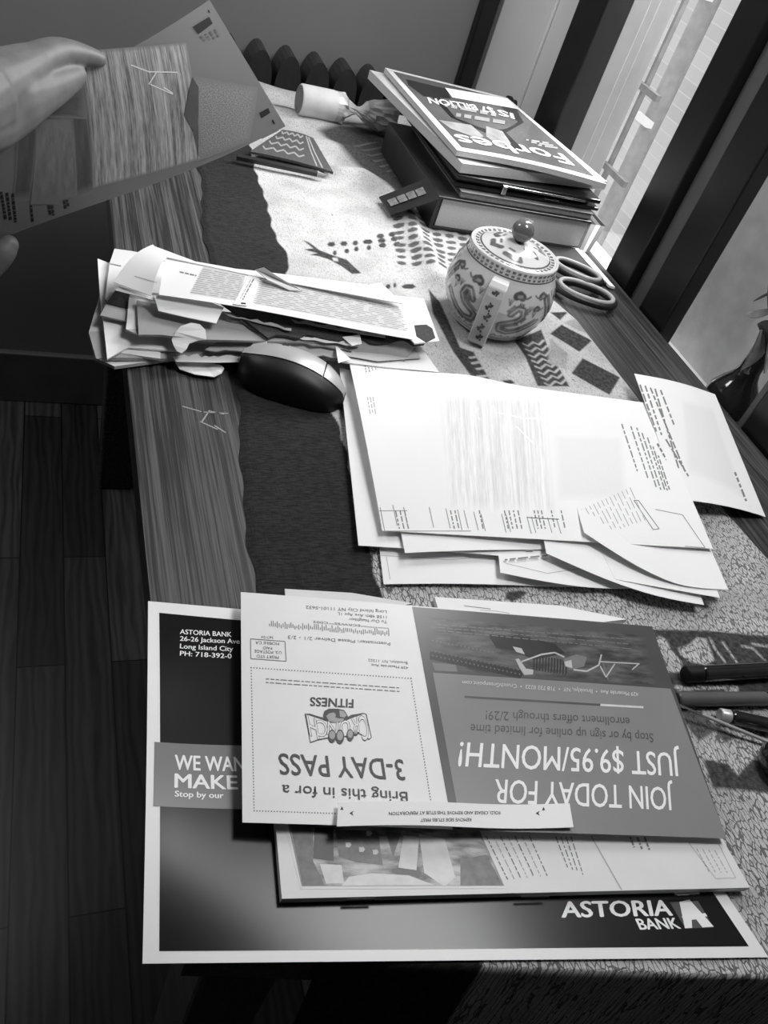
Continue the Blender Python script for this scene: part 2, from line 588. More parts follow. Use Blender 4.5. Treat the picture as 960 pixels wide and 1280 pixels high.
# window side, from the far corner to the near end
SILLZ = -0.06
room_box('wall_right', WALLW, XW, XW + .06, 1.31, YB, -0.75, 1.75)
room_box('wall_right_panel', WALLW, XW + .004, XW + .06, 1.226, 1.306, -0.75, 1.75)
room_box('wall_right_below', WALL, XW, XW + .07, 0.57, 1.226, -0.75, SILLZ - .02)
room_box('wall_right_above', WALLW, XW, XW + .07, -1.6, 1.226, 1.35, 1.75)
room_box('wall_right_near', WALL, XW, XW + .07, -1.6, 0.555, -0.75, 1.35)
room_box('window_sill', WALLW, XW - .002, XW + .12, 0.57, 1.16, SILLZ - .02, SILLZ, bevel=.004)
room_box('trim_1', DARKW, 0.683, 0.713, YB - .02, YB, -0.75, 1.75, bevel=.003)
room_box('baseboard_back', GREYW, -1.6, 0.68, YB - .015, YB, -0.75, -0.63, bevel=.003)


def frame(name, parts):
    mb = MB()
    for m, *b in parts: mb.box(*b, m)
    return structure(mb.build(name, bevel=.0025))


w1 = frame('window_1', [(DARKW, XW - .012, XW + .03, 1.152, 1.226, SILLZ, 1.35), (JAMB, XW + .03, XW + .062, 1.160, 1.226, SILLZ, 1.35),
                        (JAMB, XW + .062, XW + .085, 1.172, 1.226, SILLZ, 1.35), (JAMB, XW + .085, XW + .12, 1.184, 1.226, SILLZ, 1.35)])
f2 = MB()
f2.box(XW - .012, XW + .03, 0.838, 0.893, SILLZ, 1.35, DARKW); f2.box(XW - .012, XW + .012, 0.740, 0.797, SILLZ, 1.35, DARKW)
structure(f2.build('window_2', bevel=.0025))
f3 = MB(); f3.box(XW + .004, XW + .03, 0.797, 0.838, SILLZ, 1.35, GREYW); structure(f3.build('trim_2'))
gm = glass_mat()
g = MB(); g.box(XW + .10, XW + .104, 0.97, 1.184, SILLZ, 1.35, gm); structure(g.build('window_3'))
# near recess with a pale panel
room_box('wall_recess', mat('white panel', .90, .6), XW + .09, XW + .12, 0.50, 0.97, SILLZ, 1.35)
f4 = MB(); f4.box(XW - .012, XW + .0, 0.30, 0.557, -0.75, 1.35, DARKW); structure(f4.build('trim_3', bevel=.003))
f5 = MB(); f5.box(XW, XW + .09, 0.545, 0.572, SILLZ, 1.35, GREYW); structure(f5.build('trim_4'))
# the view outside
room_box('wall_outside', facade_mat(), 2.6, 2.7, -1.0, 5.5, -2.0, 2.6)
OUTG = mat('outdoor metal', 0.42, 0.6, 0.4)
OUTP = mat('pale outdoor pipe', 0.58, 0.6, 0.4)
o = MB()
ra, rb = WX(861, 0, 1.10), WX(758, 208, 1.10)
ym = (ra.y + rb.y) / 2
o.box(1.095, 1.105, ym - .004, ym + .004, -1.6, 1.6, OUTG)
for px, py, w in ((790, 98, .10), (752, 202, .10)):
    p = WX(px, py, 1.09); o.box(1.085, 1.095, p.y - .11, p.y + .02, p.z - .006, p.z + .006, OUTG)
gr = o.build('window_guard'); tag(gr, 'thin grey metal bars of a guard outside the window', 'window guard')
o = MB(); p = WX(840, 100, 1.5); o.tube([(1.5, p.y, -1.8), (1.5, p.y, 0.2), (1.5, p.y, 1.8)], 0.026, OUTP, 14)
for px, py in ((912, 10), (832, 172)):
    q = WX(px, py, 1.47); o.box(1.455, 1.475, p.y - .045, p.y + .03, q.z - .008, q.z + .008, WALLW)
tag(o.build('drain_pipe', smooth=40), 'wide pale drain pipe outside behind the window guard', 'pipe')

# ================================================================== TABLE AND CLOTH
TX0, TX1, TY0, TY1 = 0.062, 0.703, 0.124, 1.33
tw = wood_mat('dark striped table wood', 0.12, 0.36, 210)
tr_ = root('table', ((TX0 + TX1) / 2, (TY0 + TY1) / 2, -0.75), 'long dark wooden table with striped grain under the papers', 'table')
YE = lambda x: .142 - .225 * x
mb = MB(); mb.prism([(TX0, YE(TX0), 0), (TX1, YE(TX1), 0), (TX1, TY1, 0), (TX0, TY1, 0)], (0, 0, -.028), tw)
scr = mat('pale scratch in wood', 0.62, 0.7)
for a, b in (((228, 508), (256, 516)), ((252, 515), (285, 517)), ((262, 514), (280, 518)), ((250, 527), (272, 537)), ((262, 513), (252, 528)), ((268, 532), (282, 541))):
    A, B = W(*a), W(*b); d = (B - A).normalized() * 0.0; nx = Vector((-(B - A).y, (B - A).x, 0)).normalized() * .0006
    mb.add([A + nx + Vector((0, 0, .0002)), A - nx + Vector((0, 0, .0002)), B - nx + Vector((0, 0, .0002)), B + nx + Vector((0, 0, .0002))], [(0, 1, 2, 3)], scr)
mb.build('tabletop', tr_)
mb = MB()
for b in ((TX0 + .04, TX0 + .06, TY0 + .05, TY1 - .05), (TX1 - .06, TX1 - .04, TY0 + .05, TY1 - .05), (TX0 + .06, TX1 - .06, TY0 + .05, TY0 + .07), (TX0 + .06, TX1 - .06, TY1 - .07, TY1 - .05)):
    mb.box(*b, -0.11, -0.028, tw)
mb.build('apron', tr_)
for x in (TX0 + .035, TX1 - .095):
    for y in (TY0 + .045, TY1 - .105):
        mb = MB(); mb.box(x, x + .06, y, y + .06, -0.75, -0.028, tw); mb.build('leg', tr_, bevel=.004)


def interp(v, xs, ys):
    return np.interp(v, xs, ys)


nx, ny = 330, 860
ys = np.linspace(0.0, 1.0, ny); us = np.linspace(0.0, 1.0, nx)
CY1 = TY1 + .02
CLO = YE(.12 + .475 * us) - .022
YY = CLO[None, :] + (CY1 - CLO)[None, :] * ys[:, None]
Lx = interp(YY, [0.05, .2, .343, .45, .519, .6, .70, .79, .86, .92, .98, 1.10, 1.2, 1.35], [.121, .124, .130, .136, .147, .150, .149, .156, .154, .165, .168, .172, .17, .17])
Lx = Lx + .0015 * np.sin(YY * 60) + .001 * np.sin(YY * 143)
Rx = interp(YY, [0.05, .361, .421, .604, .743, .784, .9, 1.35], [.60, .598, .590, .587, .584, .570, .575, .59])
GX = Lx + (Rx - Lx) * us[None, :]
GY = YY


def seg_dist(px, py, X, Y):
    d = np.full(X.shape, 1e9)
    for (x0, y0), (x1, y1) in zip(zip(px, py), list(zip(px, py))[1:]):
        dx, dy = x1 - x0, y1 - y0; L = dx * dx + dy * dy + 1e-12
        t = np.clip(((X - x0) * dx + (Y - y0) * dy) / L, 0, 1)
        d = np.minimum(d, np.hypot(X - x0 - t * dx, Y - y0 - t * dy))
    return d


def inside(px, py, X, Y):
    c = np.zeros(X.shape, bool); n = len(px); j = n - 1
    for i in range(n):
        cond = ((py[i] > Y) != (py[j] > Y)) & (X < (px[j] - px[i]) * (Y - py[i]) / (py[j] - py[i] + 1e-15) + px[i])
        c ^= cond; j = i
    return c


def paint(arr, X, Y, pts, val, soft=0.0008, r=None):
    px = [p[0] for p in pts]; py = [p[1] for p in pts]
    m = (r or 0) + soft * 3
    sel = (X > min(px) - m) & (X < max(px) + m) & (Y > min(py) - m) & (Y < max(py) + m)
    if not sel.any(): return
    xs_, ys_ = X[sel], Y[sel]
    if r is None:
        d = seg_dist(px + px[:1], py + py[:1], xs_, ys_); d = np.where(inside(px, py, xs_, ys_), -d, d)
    else: d = seg_dist(px, py, xs_, ys_) - r
    k = np.clip(0.5 - d / (2 * soft), 0, 1)
    arr[sel] = arr[sel] * (1 - k) + val * k


pat = np.zeros(GX.shape); band = np.zeros(GX.shape); crack = np.full(GX.shape, 0.25)
bx = interp(YY, [0.05, .34, .455, .6, .759, .80, .844, .90, .97, 1.041, 1.1, 1.35], [.205, .215, .226, .232, .230, .240, .236, .240, .238, .244, .245, .245])
bx = bx + .002 * np.sin(YY * 41) + .0012 * np.sin(YY * 170 + 1)
band = np.clip((bx - GX) / .0012 + .5, 0, 1)
crack = crack + np.clip((0.52 - GY) / .1, 0, 1) * 0.75 - np.clip((GY - .6) / .1, 0, 1) * 0.12


def xy(*q, z=0.002):
    return [tuple(W(a, b, z)[:2]) for a, b in q]


Pn = lambda pts, v=1.0, r=None, soft=.0008: paint(pat, GX, GY, xy(*pts), v, soft, r)
z6 = Z(530, 260, 3.5556)
# printed motifs of the cloth
Pn(z6((20, 360), (70, 420), (160, 620), (220, 640), (300, 775), (235, 780), (130, 640), (40, 470)))  # print strip; its upper end is the teapot's shadow painted in
for a, b in (((205, 665), (245, 660)), ((215, 690), (255, 683)), ((235, 715), (270, 710)), ((240, 748), (285, 745))):
    Pn(z6(a, b), 0.05, .0017)
Pn(z6((400, 590), (520, 540), (560, 640), (645, 795), (505, 790), (450, 660)))
for k in range(8):
    x, y = 440 + k * 14, 600 + k * 25
    Pn(z6((x, y + 4), (x + 22, y + 14), (x + 45, y - 4), (x + 70, y + 8), (x + 92, y - 12)), 0.05, .0013)
Pn(z6((560, 560), (610, 520), (748, 588), (690, 640))); Pn(z6((655, 735), (705, 668), (870, 755), (825, 830)))
Pn(z6((560, 465), (640, 462), (605, 498))); Pn(z6((345, 768), (385, 765), (405, 780), (370, 787)))
for q in (((550, 690), (560, 580), (640, 650), (630, 720)), ((620, 510), (700, 480), (750, 560), (690, 545))):
    Pn(z6(*q), 0.35, None, .002)
z5 = Z(240, 140, 3.0)
Pn(z5((415, 480), (440, 490), (480, 520), (530, 540), (580, 555), (635, 605), (600, 608), (560, 580), (510, 553), (470, 540), (440, 535), (470, 530), (420, 515), (455, 512)))
Pn(z5((525, 548), (545, 548), (548, 562), (530, 560)), 0.0)
for cx, cy, w in ((522, 497, 16), (569, 494, 14), (612, 492, 11), (659, 487, 20), (706, 465, 15), (711, 482, 16), (714, 500, 15), (580, 522, 10), (616, 514, 9), (663, 509, 9), (768, 497, 14), (750, 460, 14), (758, 477, 14),
                  (535, 530, 8), (735, 655, 10), (812, 655, 28), (760, 650, 6)):
    Pn(z5((cx - w, cy), (cx - w * .5, cy - 8), (cx + w * .6, cy - 9), (cx + w, cy + 1), (cx + w * .5, cy + 9), (cx - w * .6, cy + 8)), 1.0)
zb = Z(470, 190, 6.0)
for r_ in range(9):
    for c_ in range(8):
        cx, cy = 150 + c_ * 98 + r_ * 6 + random.uniform(-8, 8), 480 + r_ * 44 + c_ * 17 + random.uniform(-5, 5)
        w, h = random.uniform(34, 42), random.uniform(13, 18)
        Pn(zb((cx - w, cy - h * .8), (cx, cy - h), (cx + w, cy - h * .3), (cx + w * .95, cy + h * .8), (cx, cy + h), (cx - w * .8, cy + h * .4)), 0.9)
# dark print and painted pile shadow beyond the fold, with thin pale stripes
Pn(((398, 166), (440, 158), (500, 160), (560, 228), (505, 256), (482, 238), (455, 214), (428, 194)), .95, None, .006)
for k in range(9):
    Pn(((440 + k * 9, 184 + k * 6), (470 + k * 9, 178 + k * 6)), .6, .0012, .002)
Pn(((345, 139), (400, 152), (490, 158)), .8, .006, .004)  # shadow of the foil roll, painted into the cloth colour
# near stripe with leaves
z3 = Z(780, 760, 4.9231)
Pn(z3((120, 130), (500, 140), (900, 175), (1500, 260), (1500, 620), (900, 560), (600, 640), (340, 600), (240, 430), (150, 240)))
for q in (((180, 200), (215, 175), (255, 190), (290, 260), (350, 330), (360, 390), (290, 400), (240, 390), (215, 320), (175, 230)),
          ((330, 250), (400, 225), (450, 180), (505, 190), (560, 320), (500, 350), (400, 330), (345, 290)),
          ((640, 470), (700, 480), (720, 560), (670, 590), (620, 530)), ((300, 480), (640, 470), (640, 500), (330, 510))):
    Pn(z3(*q), 0.0)
for q in (((530, 190), (560, 250), (620, 330)), ((605, 210), (640, 260), (690, 330)), ((725, 235), (790, 250), (860, 320)), ((790, 222), (900, 240))):
    Pn(z3(*q), 0.05, .0011)
Pn(z3((330, 600), (480, 640), (520, 690), (700, 800), (620, 830), (560, 760), (460, 820), (400, 740)), 0.85)
Pn(z3((490, 930), (640, 960), (700, 1030), (790, 930), (1500, 980), (1500, 1200), (700, 1120), (545, 1110), (510, 1000)))
zq = Z(430, 620, 2.909)
Pn(zq((590, 350), (640, 345), (668, 352), (640, 375), (610, 385), (585, 372)))
# heights: flat, with a soft fold at the far part and rumples at the far end
GZ = np.full(GX.shape, 0.0022)
edge = np.minimum(np.minimum(us, 1 - us)[None, :] * .45 / .006, 1.0); GZ *= 0.25 + 0.75 * edge
fold = xy((425, 214), (452, 216), (480, 232), (505, 262), (528, 305), (548, 345), z=.006)
d = seg_dist([p[0] for p in fold], [p[1] for p in fold], GX, GY); GZ += 0.009 * np.exp(-(d / .016) ** 2)
far = np.clip((GY - 1.03) / .1, 0, 1)
GZ += far * edge * np.clip((.43 - GX) / .03, 0, 1) * (0.004 * (1 + np.sin(GY * 70 + GX * 12)) + .002 * np.sin(GX * 45 + GY * 30))
GZ += 0.0004 * np.sin(GX * 90) * np.sin(GY * 33)
near = np.clip(YE(GX) - .001 - GY, 0, 1); fardrop = np.clip(GY - TY1 - .0, 0, 1)
GZ -= 9.0 * near + 5.5 * fardrop
GZ += np.where(near > 0, .002, 0)
GYd = GY - fardrop * .5
mb = MB(); cm = cloth_mat()
V = np.stack([GX, GYd, GZ], -1).reshape(-1, 3)
q = lambda i, j: j * nx + i
I, J = np.meshgrid(np.arange(nx - 1), np.arange(ny - 1)); base = (J * nx + I).ravel()
mb.v = V; mb.f = np.stack([base, base + 1, base + 1 + nx, base + nx], -1).tolist(); mb.mi = [0] * len(mb.f); mb.slots = [cm]
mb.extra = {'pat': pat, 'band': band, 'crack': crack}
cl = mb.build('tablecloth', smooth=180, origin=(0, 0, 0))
tag(cl, 'batik tablecloth with dark edge band and cracked pale ground spread on the table', 'tablecloth')

# ================================================================== RADIATOR
rad = root('radiator', (0.40, 1.45, -0.75), 'dark cast iron radiator with rounded sections against the back wall', 'radiator')
RM = mat('dark radiator paint', 0.20, 0.5, 0.4, var=0.02)
for k in range(7):
    x = 0.268 + k * 0.0487
    pr = []
    for t in range(13):
        a = math.pi * t / 12
        pr.append((x + .0215 * math.cos(a), 1.425, -0.025 + .052 * math.sin(a)))
    pr += [(x - .0215, 1.425, -0.70), (x + .0215, 1.425, -0.70)]
    mb = MB(); mb.prism(pr, (0, .055, 0), RM); mb.build('section', rad, bevel=.003)
mb = MB(); mb.tube([(0.245, 1.453, -0.62), (0.585, 1.453, -0.62)], .014, RM); mb.build('pipe', rad, smooth=50); mb = MB(); mb.tube([(0.245, 1.453, -0.12), (0.585, 1.453, -0.12)], .014, RM); mb.build('pipe', rad, smooth=50)
for x in (0.27, 0.56):
    mb = MB(); mb.box(x - .015, x + .015, 1.435, 1.47, -.75, -.69, RM); mb.build('foot', rad, bevel=.003)

# ================================================================== FAR END: tube, pencil, zigzag cloth
a0, a1 = W(374, 124, .030), W(424, 134, .029)
ax = (a1 - a0).normalized(); L = (a1 - a0).length
tr = root('foil_wrapped_roll', W(400, 140, 0.006), 'white roll with twisted shiny foil end lying at the far table edge', 'roll')
mb = MB(); mb.lathe(a0, [(0, 0), (.0195, 0), (.021, .002), (.021, L * .8), (.0195, L)], mat('white card tube', 0.86, 0.5), 40, ax); mb.build('body', tr, smooth=40)
mb = MB(); mb.lathe(a0 - ax * .0006, [(0, 0), (.0185, 0), (.0185, .0006)], mat('grey end cap', 0.47, 0.6), 40, ax); mb.build('end_disc', tr)
rr = [[random.uniform(.8, 1.25) for _ in range(24)] for _ in range(14)]
fp = [(.0205, L * .8), (.0205, L), (.018, L + .006), (.013, L + .012), (.007, L + .022), (.005, L + .028), (.008, L + .034), (.013, L + .042), (.017, L + .052), (.019, L + .064), (.020, L + .078), (.019, L + .088), (.012, L + .090)]
mb = MB(); mb.lathe(a0, fp, mat('crumpled foil', 0.92, 0.20, metal=0.3, var=0.05), 24, ax, lambda i, th: 1 if i < 2 else rr[i][int(th / 6.2832 * 24 + .1) % 24]); mb.build('foil', tr)

A, B = W(296, 196, .0105), W(396, 217, .0105)
pc = root('pencil', (A + B) / 2 - Vector((0, 0, .006)), 'dark pencil with pale point lying beside the folded zigzag cloth', 'pencil')
mb = MB(); mb.tube([A, B], .0042, mat('dark pencil lacquer', 0.14, 0.35), 6); mb.build('barrel', pc)
dv = (B - A).normalized(); mb = MB(); mb.tube([B, B + dv * .012], [.0042, .0012], mat('pencil wood', 0.55, 0.7), 8); mb.build('point', pc, smooth=40)
z2 = Z(300, 60, 4.8)
zz = Sheet([W(*p, .0125) for p in z2((255, 490), (440, 540), (560, 745), (60, 620))], mat('dark woven cloth', 0.30, 0.9, var=.03, scale=400), th=.003, n=(20, 14), h=lambda u, v: .002 * math.sin(u * 3.1))
zw = mat('woven pale yarn', 0.60, 0.9, var=.04, scale=300)
for r_ in range(4):
    pts = []
    for k in range(9):
        u = .05 + k * .075; v = .12 + r_ * .22 + (.05 if k % 2 else -.05)
        pts.append(zz.S(u, v))
    zz.line([proj(p) for p in pts], 1.8, zw)
for u in (.75, .82):
    zz.line([proj(zz.S(u, .05)), proj(zz.S(u + .02, .5)), proj(zz.S(u + .05, .97))], 1.6, zw)
tag(zz.build('folded_textile', smooth=60), 'dark folded textile with pale zigzag stripes on the far tablecloth', 'textile')

# ================================================================== BOOK PILE
COVER = mat('dark book cover', 0.17, 0.4, 0.5, var=.02)
PAGES = mat('page edges', 0.80, 0.8, 0.2, var=.03, scale=500)
bk = root('hardcover_book', (0.57, 1.05, 0.003), 'thick hardcover book with dark cover at the bottom of the pile', 'book')
fx0, fx1 = 0.452, 0.676
mb = MB(); mb.box(fx0 + .006, fx1, 0.930, 1.150, 0.006, 0.042, PAGES); mb.build('page_block', bk)
mb = MB()
mb.box(fx0, fx1 + .002, 0.925, 1.156, 0.0025, 0.006, COVER); mb.box(fx0, fx1 + .002, 0.925, 1.156, 0.042, 0.0455, COVER)
mb.box(fx0 - .004, fx0 + .002, 0.925, 1.156, 0.0025, 0.0455, COVER); mb.build('cover', bk, bevel=.0015)
mb = MB()
fq = [W(549, 248, .046), W(535, 222, .046), W(474, 246, .010), W(489, 268, .010)]
mb.prism(fq, (0, 0, -.0015), COVER)
lab = mat('label squares', 0.52, 0.5, var=.10, scale=120)
for k in range(4):
    t0, t1 = .18 + k * .19, .18 + k * .19 + .165
    q0 = [fq[0].lerp(fq[3], t).lerp(fq[1].lerp(fq[2], t), s) + Vector((-.0004, -.0003, .0008)) for t, s in ((t0, .35), (t1, .35), (t1, .68), (t0, .68))]
    mb.add(q0, [(0, 1, 2, 3)], lab)
mb.build('jacket_flap', bk)
# bent card cover at its right
cc = root('booklet', (0.70, 0.96, 0.003), 'small grey bent booklet standing at the right end of the book pile', 'booklet')
A_, C_, B_ = W(733, 256, .052), W(757, 283, .030), W(736, 316, .004)
gA = [mat('booklet cover', 0.33, 0.5), mat('booklet inner', 0.72, 0.6), mat('booklet lining', 0.45, 0.5)]
for k, nm in enumerate(('cover', 'page_block', 'lining')):
    s_ = k * .0055
    mb = MB(); off = Vector((-s_, 0, 0)); dy = Vector((.012, .11, 0))
    i1, i2, i3 = A_ + off * 1.0 + Vector((0, 0, -.0)), C_ + off * 1.5, B_ + off
    o1, o2, o3 = A_ + off + Vector((-.0055, 0, 0)), C_ + off * 1.5 + Vector((-.008, 0, 0)), B_ + off + Vector((-.0055, 0, 0))
    mb.prism([i1, i2, i3, o3, o2, o1], dy, gA[k]); mb.build(nm, cc)
mb = MB(); mb.box(0.480, 0.676, 0.931, 1.145, 0.0458, 0.0535, mat('thin pamphlet pages', 0.58, 0.7, var=.05, scale=300))
mb.box(0.478, 0.677, 0.929, 1.147, 0.0535, 0.0545, mat('pamphlet cover', 0.40, 0.5))
tag(mb.build('pamphlet', bevel=.0006), 'thin grey pamphlet lying flat on the thick hardcover book', 'booklet')
pl = root('planner', (0.60, 1.05, 0.0548), 'black leather planner with metal clasp below the magazines', 'planner')
mb = MB(); LEATHER = mat('black leather', 0.12, 0.3, 0.5, var=.03, scale=200, bump=.1)
mb.box(0.470, 0.688, 0.938, 1.150, 0.0550, 0.0600, LEATHER); mb.box(0.470, 0.686, 0.938, 1.150, 0.0645, 0.0705, LEATHER); mb.box(0.474, 0.672, 0.944, 1.146, 0.0600, 0.0645, mat('planner pages', 0.2, 0.6)); mb.build('cover', pl, bevel=.002)
mb = MB(); mb.tube([(0.535, 0.936, .0675), (0.575, 0.935, .0672), (0.61, 0.936, .0668), (0.66, 0.936, .0665)], .0013, CHROME, 8); mb.build('clasp_wire', pl, smooth=40)
mb = MB(); mb.box(0.535, 0.542, 0.934, 0.939, .0565, .0675, CHROME); mb.build('clasp', pl, bevel=.001); mb = MB(); mb.box(0.60, 0.622, 0.935, 0.938, .0600, .0615, CHROME); mb.build('clasp', pl, bevel=.001)


def mag_corners(q, z):
    return [W(*p, z) for p in q]


# second magazine (under the cover one)
mg = root('magazine', (0.58, 1.09, 0.071), 'magazine with thick white page edges directly under the top magazine', 'magazine', 'magazines on the book pile')
mq = [W(462, 88, .0835), W(640, 128, .0835), W(759, 228, .0835), W(578, 205, .0835)]
mb = MB(); mb.prism(mq, (0, 0, -.011), PAGES); mb.build('page_block', mg)
sh = Sheet([p + Vector((0, 0, .0007)) for p in mq], mat('magazine cover stock', 0.80, 0.35), n=(6, 6)); sh.build('cover', mg)
# top magazine
z8 = Z(470, 80, 3.2)
tq = [W(*p, .0930) for p in z8((36, 14), (525, 135), (925, 478), (325, 345))]
tm = root('magazine', (0.58, 1.09, 0.086), 'top magazine with a portrait cover and white border on the pile', 'magazine', 'magazines on the book pile')
bow = lambda u, v: .0035 * math.sin(math.pi * u) * v - .004 * max(0, v - .75) * u
mb = Sheet([p + Vector((.0, .0, -.0008)) for p in tq], PAGES, h=bow, th=.006, n=(14, 10)); mb.build('page_block', tm, smooth=40)
sh = Sheet(tq, mat('glossy white cover', 0.86, 0.22, 0.5), h=bow, th=.0004, n=(20, 16))
sh.k = 1.0; GL1 = mat('cover grey', 0.36, 0.22, 0.5, var=.03, scale=16); GL2 = mat('cover dark', 0.14, 0.22, 0.5, var=.03, scale=40); GL3 = mat('cover pale', 0.62, 0.22, 0.5, var=.08, scale=30)
ins = [sh.inv(*p) for p in z8((62, 34), (508, 150), (800, 412), (340, 318))]
sh.patch([(.045, .035), (.965, .035), (.955, .945), (.05, .955)], GL1, .0002, (18, 14), uv=True)
sh.poly(z8((180, 88), (560, 180), (590, 235), (520, 275), (590, 345), (550, 355), (470, 290), (300, 215)), GL2, .0004)
sh.poly(z8((120, 62), (280, 100), (300, 140), (190, 130), (130, 85)), GL2, .0004)
sh.poly(z8((440, 250), (505, 270), (540, 320), (500, 335), (440, 290)), GL3, .0005)
sh.poly(z8((250, 225), (380, 245), (430, 290), (410, 300), (300, 260)), GL3, .0005)
sh.poly(z8((275, 96), (525, 140), (568, 182), (305, 135)), WHITE, .0006)
sh.text('Forbes', *z8((742, 362), (308, 282), (792, 408)), WHITE, .02, .0008)
sh.text('IS', *z8((545, 200), (485, 184), (552, 222)), WHITE, .03, .0008)
sh.text('$7 BILLION', *z8((462, 178), (205, 136), (478, 200)), WHITE, .03, .0008)
sh.greek(z8((480, 205))[0], z8((275, 165))[0], 4.5, GL3, .0008, 14); sh.greek(z8((515, 236))[0], z8((320, 205))[0], 4.5, GL3, .0008, 14)
for k in range(3): sh.greek(z8((690 + k * 18, 318 + k * 10))[0], z8((600 + k * 20, 305 + k * 10))[0], 2, GL3, .0007, 12)
sh.build('cover', tm, smooth=60)
kb = MB(); p = WX(637, 130, .71); kb.lathe((.72, p.y, p.z), [(0, 0), (.008, 0), (.008, .006), (.012, .010), (.012, .016), (.006, .02), (0, .02)], DARKW, 16, (-1, 0, 0))  # window knob, a small turned stud on the panel
tag(kb.build('window_knob', smooth=40), 'small dark window knob on the white wall panel behind the magazines', 'hook')

# ================================================================== TEAPOT
PC = Vector((0.450, 0.716, 0.0035)); POR = porcelain_mat()
tp = root('teapot', PC, 'round porcelain teapot painted with dragons and clouds on the tablecloth', 'teapot')
prof = [(0.0005, 0), (.038, 0), (.0425, .0015), (.0435, .004), (.049, .011), (.0545, .021), (.0580, .031), (.0592, .041), (.0580, .051), (.0550, .061), (.0510, .070), (.0490, .0755), (.0483, .080), (.0487, .0835), (.0480, .0850), (.0465, .0850), (.0450, .0835), (.044, .078)]
# finer profile
pz = []
for (r0, z0), (r1, z1) in zip(prof, prof[1:]):
    k = max(1, int(math.hypot(r1 - r0, z1 - z0) / .0007))
    pz += [(r0 + (r1 - r0) * i / k, z0 + (z1 - z0) * i / k) for i in range(k)]
pz.append(prof[-1]); NT_ = 360
cam_dir = Vector((-PC.x, -PC.y, 0)).normalized(); th0 = math.atan2(cam_dir.y, cam_dir.x)
mb = MB(); mb.lathe(PC, pz, POR, NT_)
TH = np.repeat(np.arange(NT_)[None, :] * 2 * math.pi / NT_, len(pz), 0); TH = (TH - th0 + math.pi) % (2 * math.pi) - math.pi
ZZ = np.repeat(np.array([p[1] for p in pz])[:, None], NT_, 1)
SS = TH * 0.056          # arc length to the right of the line facing the viewer
pp = np.zeros(SS.shape)
keep = ZZ > .006
for a, b in ((.0845, .0875), (.0735, .0752)): pp[(ZZ > a) & (ZZ < b)] = .95
kk = (ZZ > .0757) & (ZZ < .0825); pp[kk & ((SS * 1000 % 7) < 4.2)] = .8; pp[kk & (np.abs(ZZ - .079) < .0008)] = .1
pp[(ZZ > .004) & (ZZ < .0055)] = .7
St = lambda pts, r, v=.85: paint(pp, SS, ZZ, [(x / 1000, y / 1000) for x, y in pts], v, .0006, r / 1000)


def cloud(x, y, s=1.0, f=1):
    St([(x - 3 * s, y), (x, y + 1.5 * s), (x + 3 * s, y)], 3.4 * s, .9); St([(x - 1 * s, y), (x + 2 * s, y + .5 * s)], 1.3 * s, .55)
    St([(x + 3 * s * f, y - 1), (x + 8 * s * f, y - .5), (x + 11 * s * f, y + 1.5)], .9 * s, .8)


def dragon(pts, r):
    for k in range(len(pts) - 1):
        (x0, y0), (x1, y1) = pts[k], pts[k + 1]; n = max(2, int(math.hypot(x1 - x0, y1 - y0) / 1.6))
        for i in range(n):
            t = i / n; x, y = x0 + (x1 - x0) * t, y0 + (y1 - y0) * t; L = math.hypot(x1 - x0, y1 - y0)
            nx_, ny_ = -(y1 - y0) / L, (x1 - x0) / L
            St([(x - nx_ * r, y - ny_ * r), (x + nx_ * r * 1.6, y + ny_ * r * 1.6)], .75, .95)
    St(pts, r, .85); St(pts, r * .25, .4)


for side in (1, -1):
    off = 0 if side == 1 else 0
    dragon([(side * a, b) for a, b in ((20, 42), (26, 50), (32, 49), (34, 42), (30, 36), (22, 32), (14, 28), (16, 20), (26, 18), (36, 22), (46, 30), (54, 36))], 3.2)
    dragon([(side * a, b) for a, b in ((60, 60), (66, 48), (70, 36), (78, 26), (90, 22), (104, 26), (112, 40))], 4.0)
    cloud(side * 24, 61, 1.15, side); cloud(side * 54, 62, 1.0, -side); cloud(side * 48, 50, .8, side); cloud(side * 84, 58, 1.2, side)
    for x, y in ((40, 50), (46, 44), (16, 54), (72, 62)):
        for dx in (-2.5, 0, 2.5): St([(side * x, y - 2.5), (side * (x + dx), y + 3)], .55, .8)
    for x in range(12, 110, 9): St([(side * x, 9), (side * (x + 3), 12), (side * (x + 6), 9)], .7, .7)
pp[ZZ < .004] = 0; pp[(ZZ > .0846)] = .1
mb.extra = {'pat': pp}
mb.build('body', tp, smooth=50)
# lid
lp = [(.0452, .0822), (.0455, .0838), (.0440, .0848), (.0405, .0842), (.0385, .0850), (.033, .0875), (.026, .0905), (.018, .0927), (.010, .0940), (.0045, .0943), (.0042, .0955)]
lz = []
for (r0, z0), (r1, z1) in zip(lp, lp[1:]):
    k = max(1, int(math.hypot(r1 - r0, z1 - z0) / .0006)); lz += [(r0 + (r1 - r0) * i / k, z0 + (z1 - z0) * i / k) for i in range(k)]
lz.append(lp[-1]); mb = MB(); mb.lathe(PC, lz, POR, 240)
LT = np.repeat(np.arange(240)[None, :] * 2 * math.pi / 240, len(lz), 0); LR = np.repeat(np.array([p[0] for p in lz])[:, None], 240, 1)
LX, LY = LR * np.cos(LT), LR * np.sin(LT); lpz = np.zeros(LR.shape)
lpz[(LR > .0395) & (LR < .0435) & ((LT * 57.3 % 9) < 5.5)] = .85; lpz[(LR > .0372) & (LR < .0388)] = .9
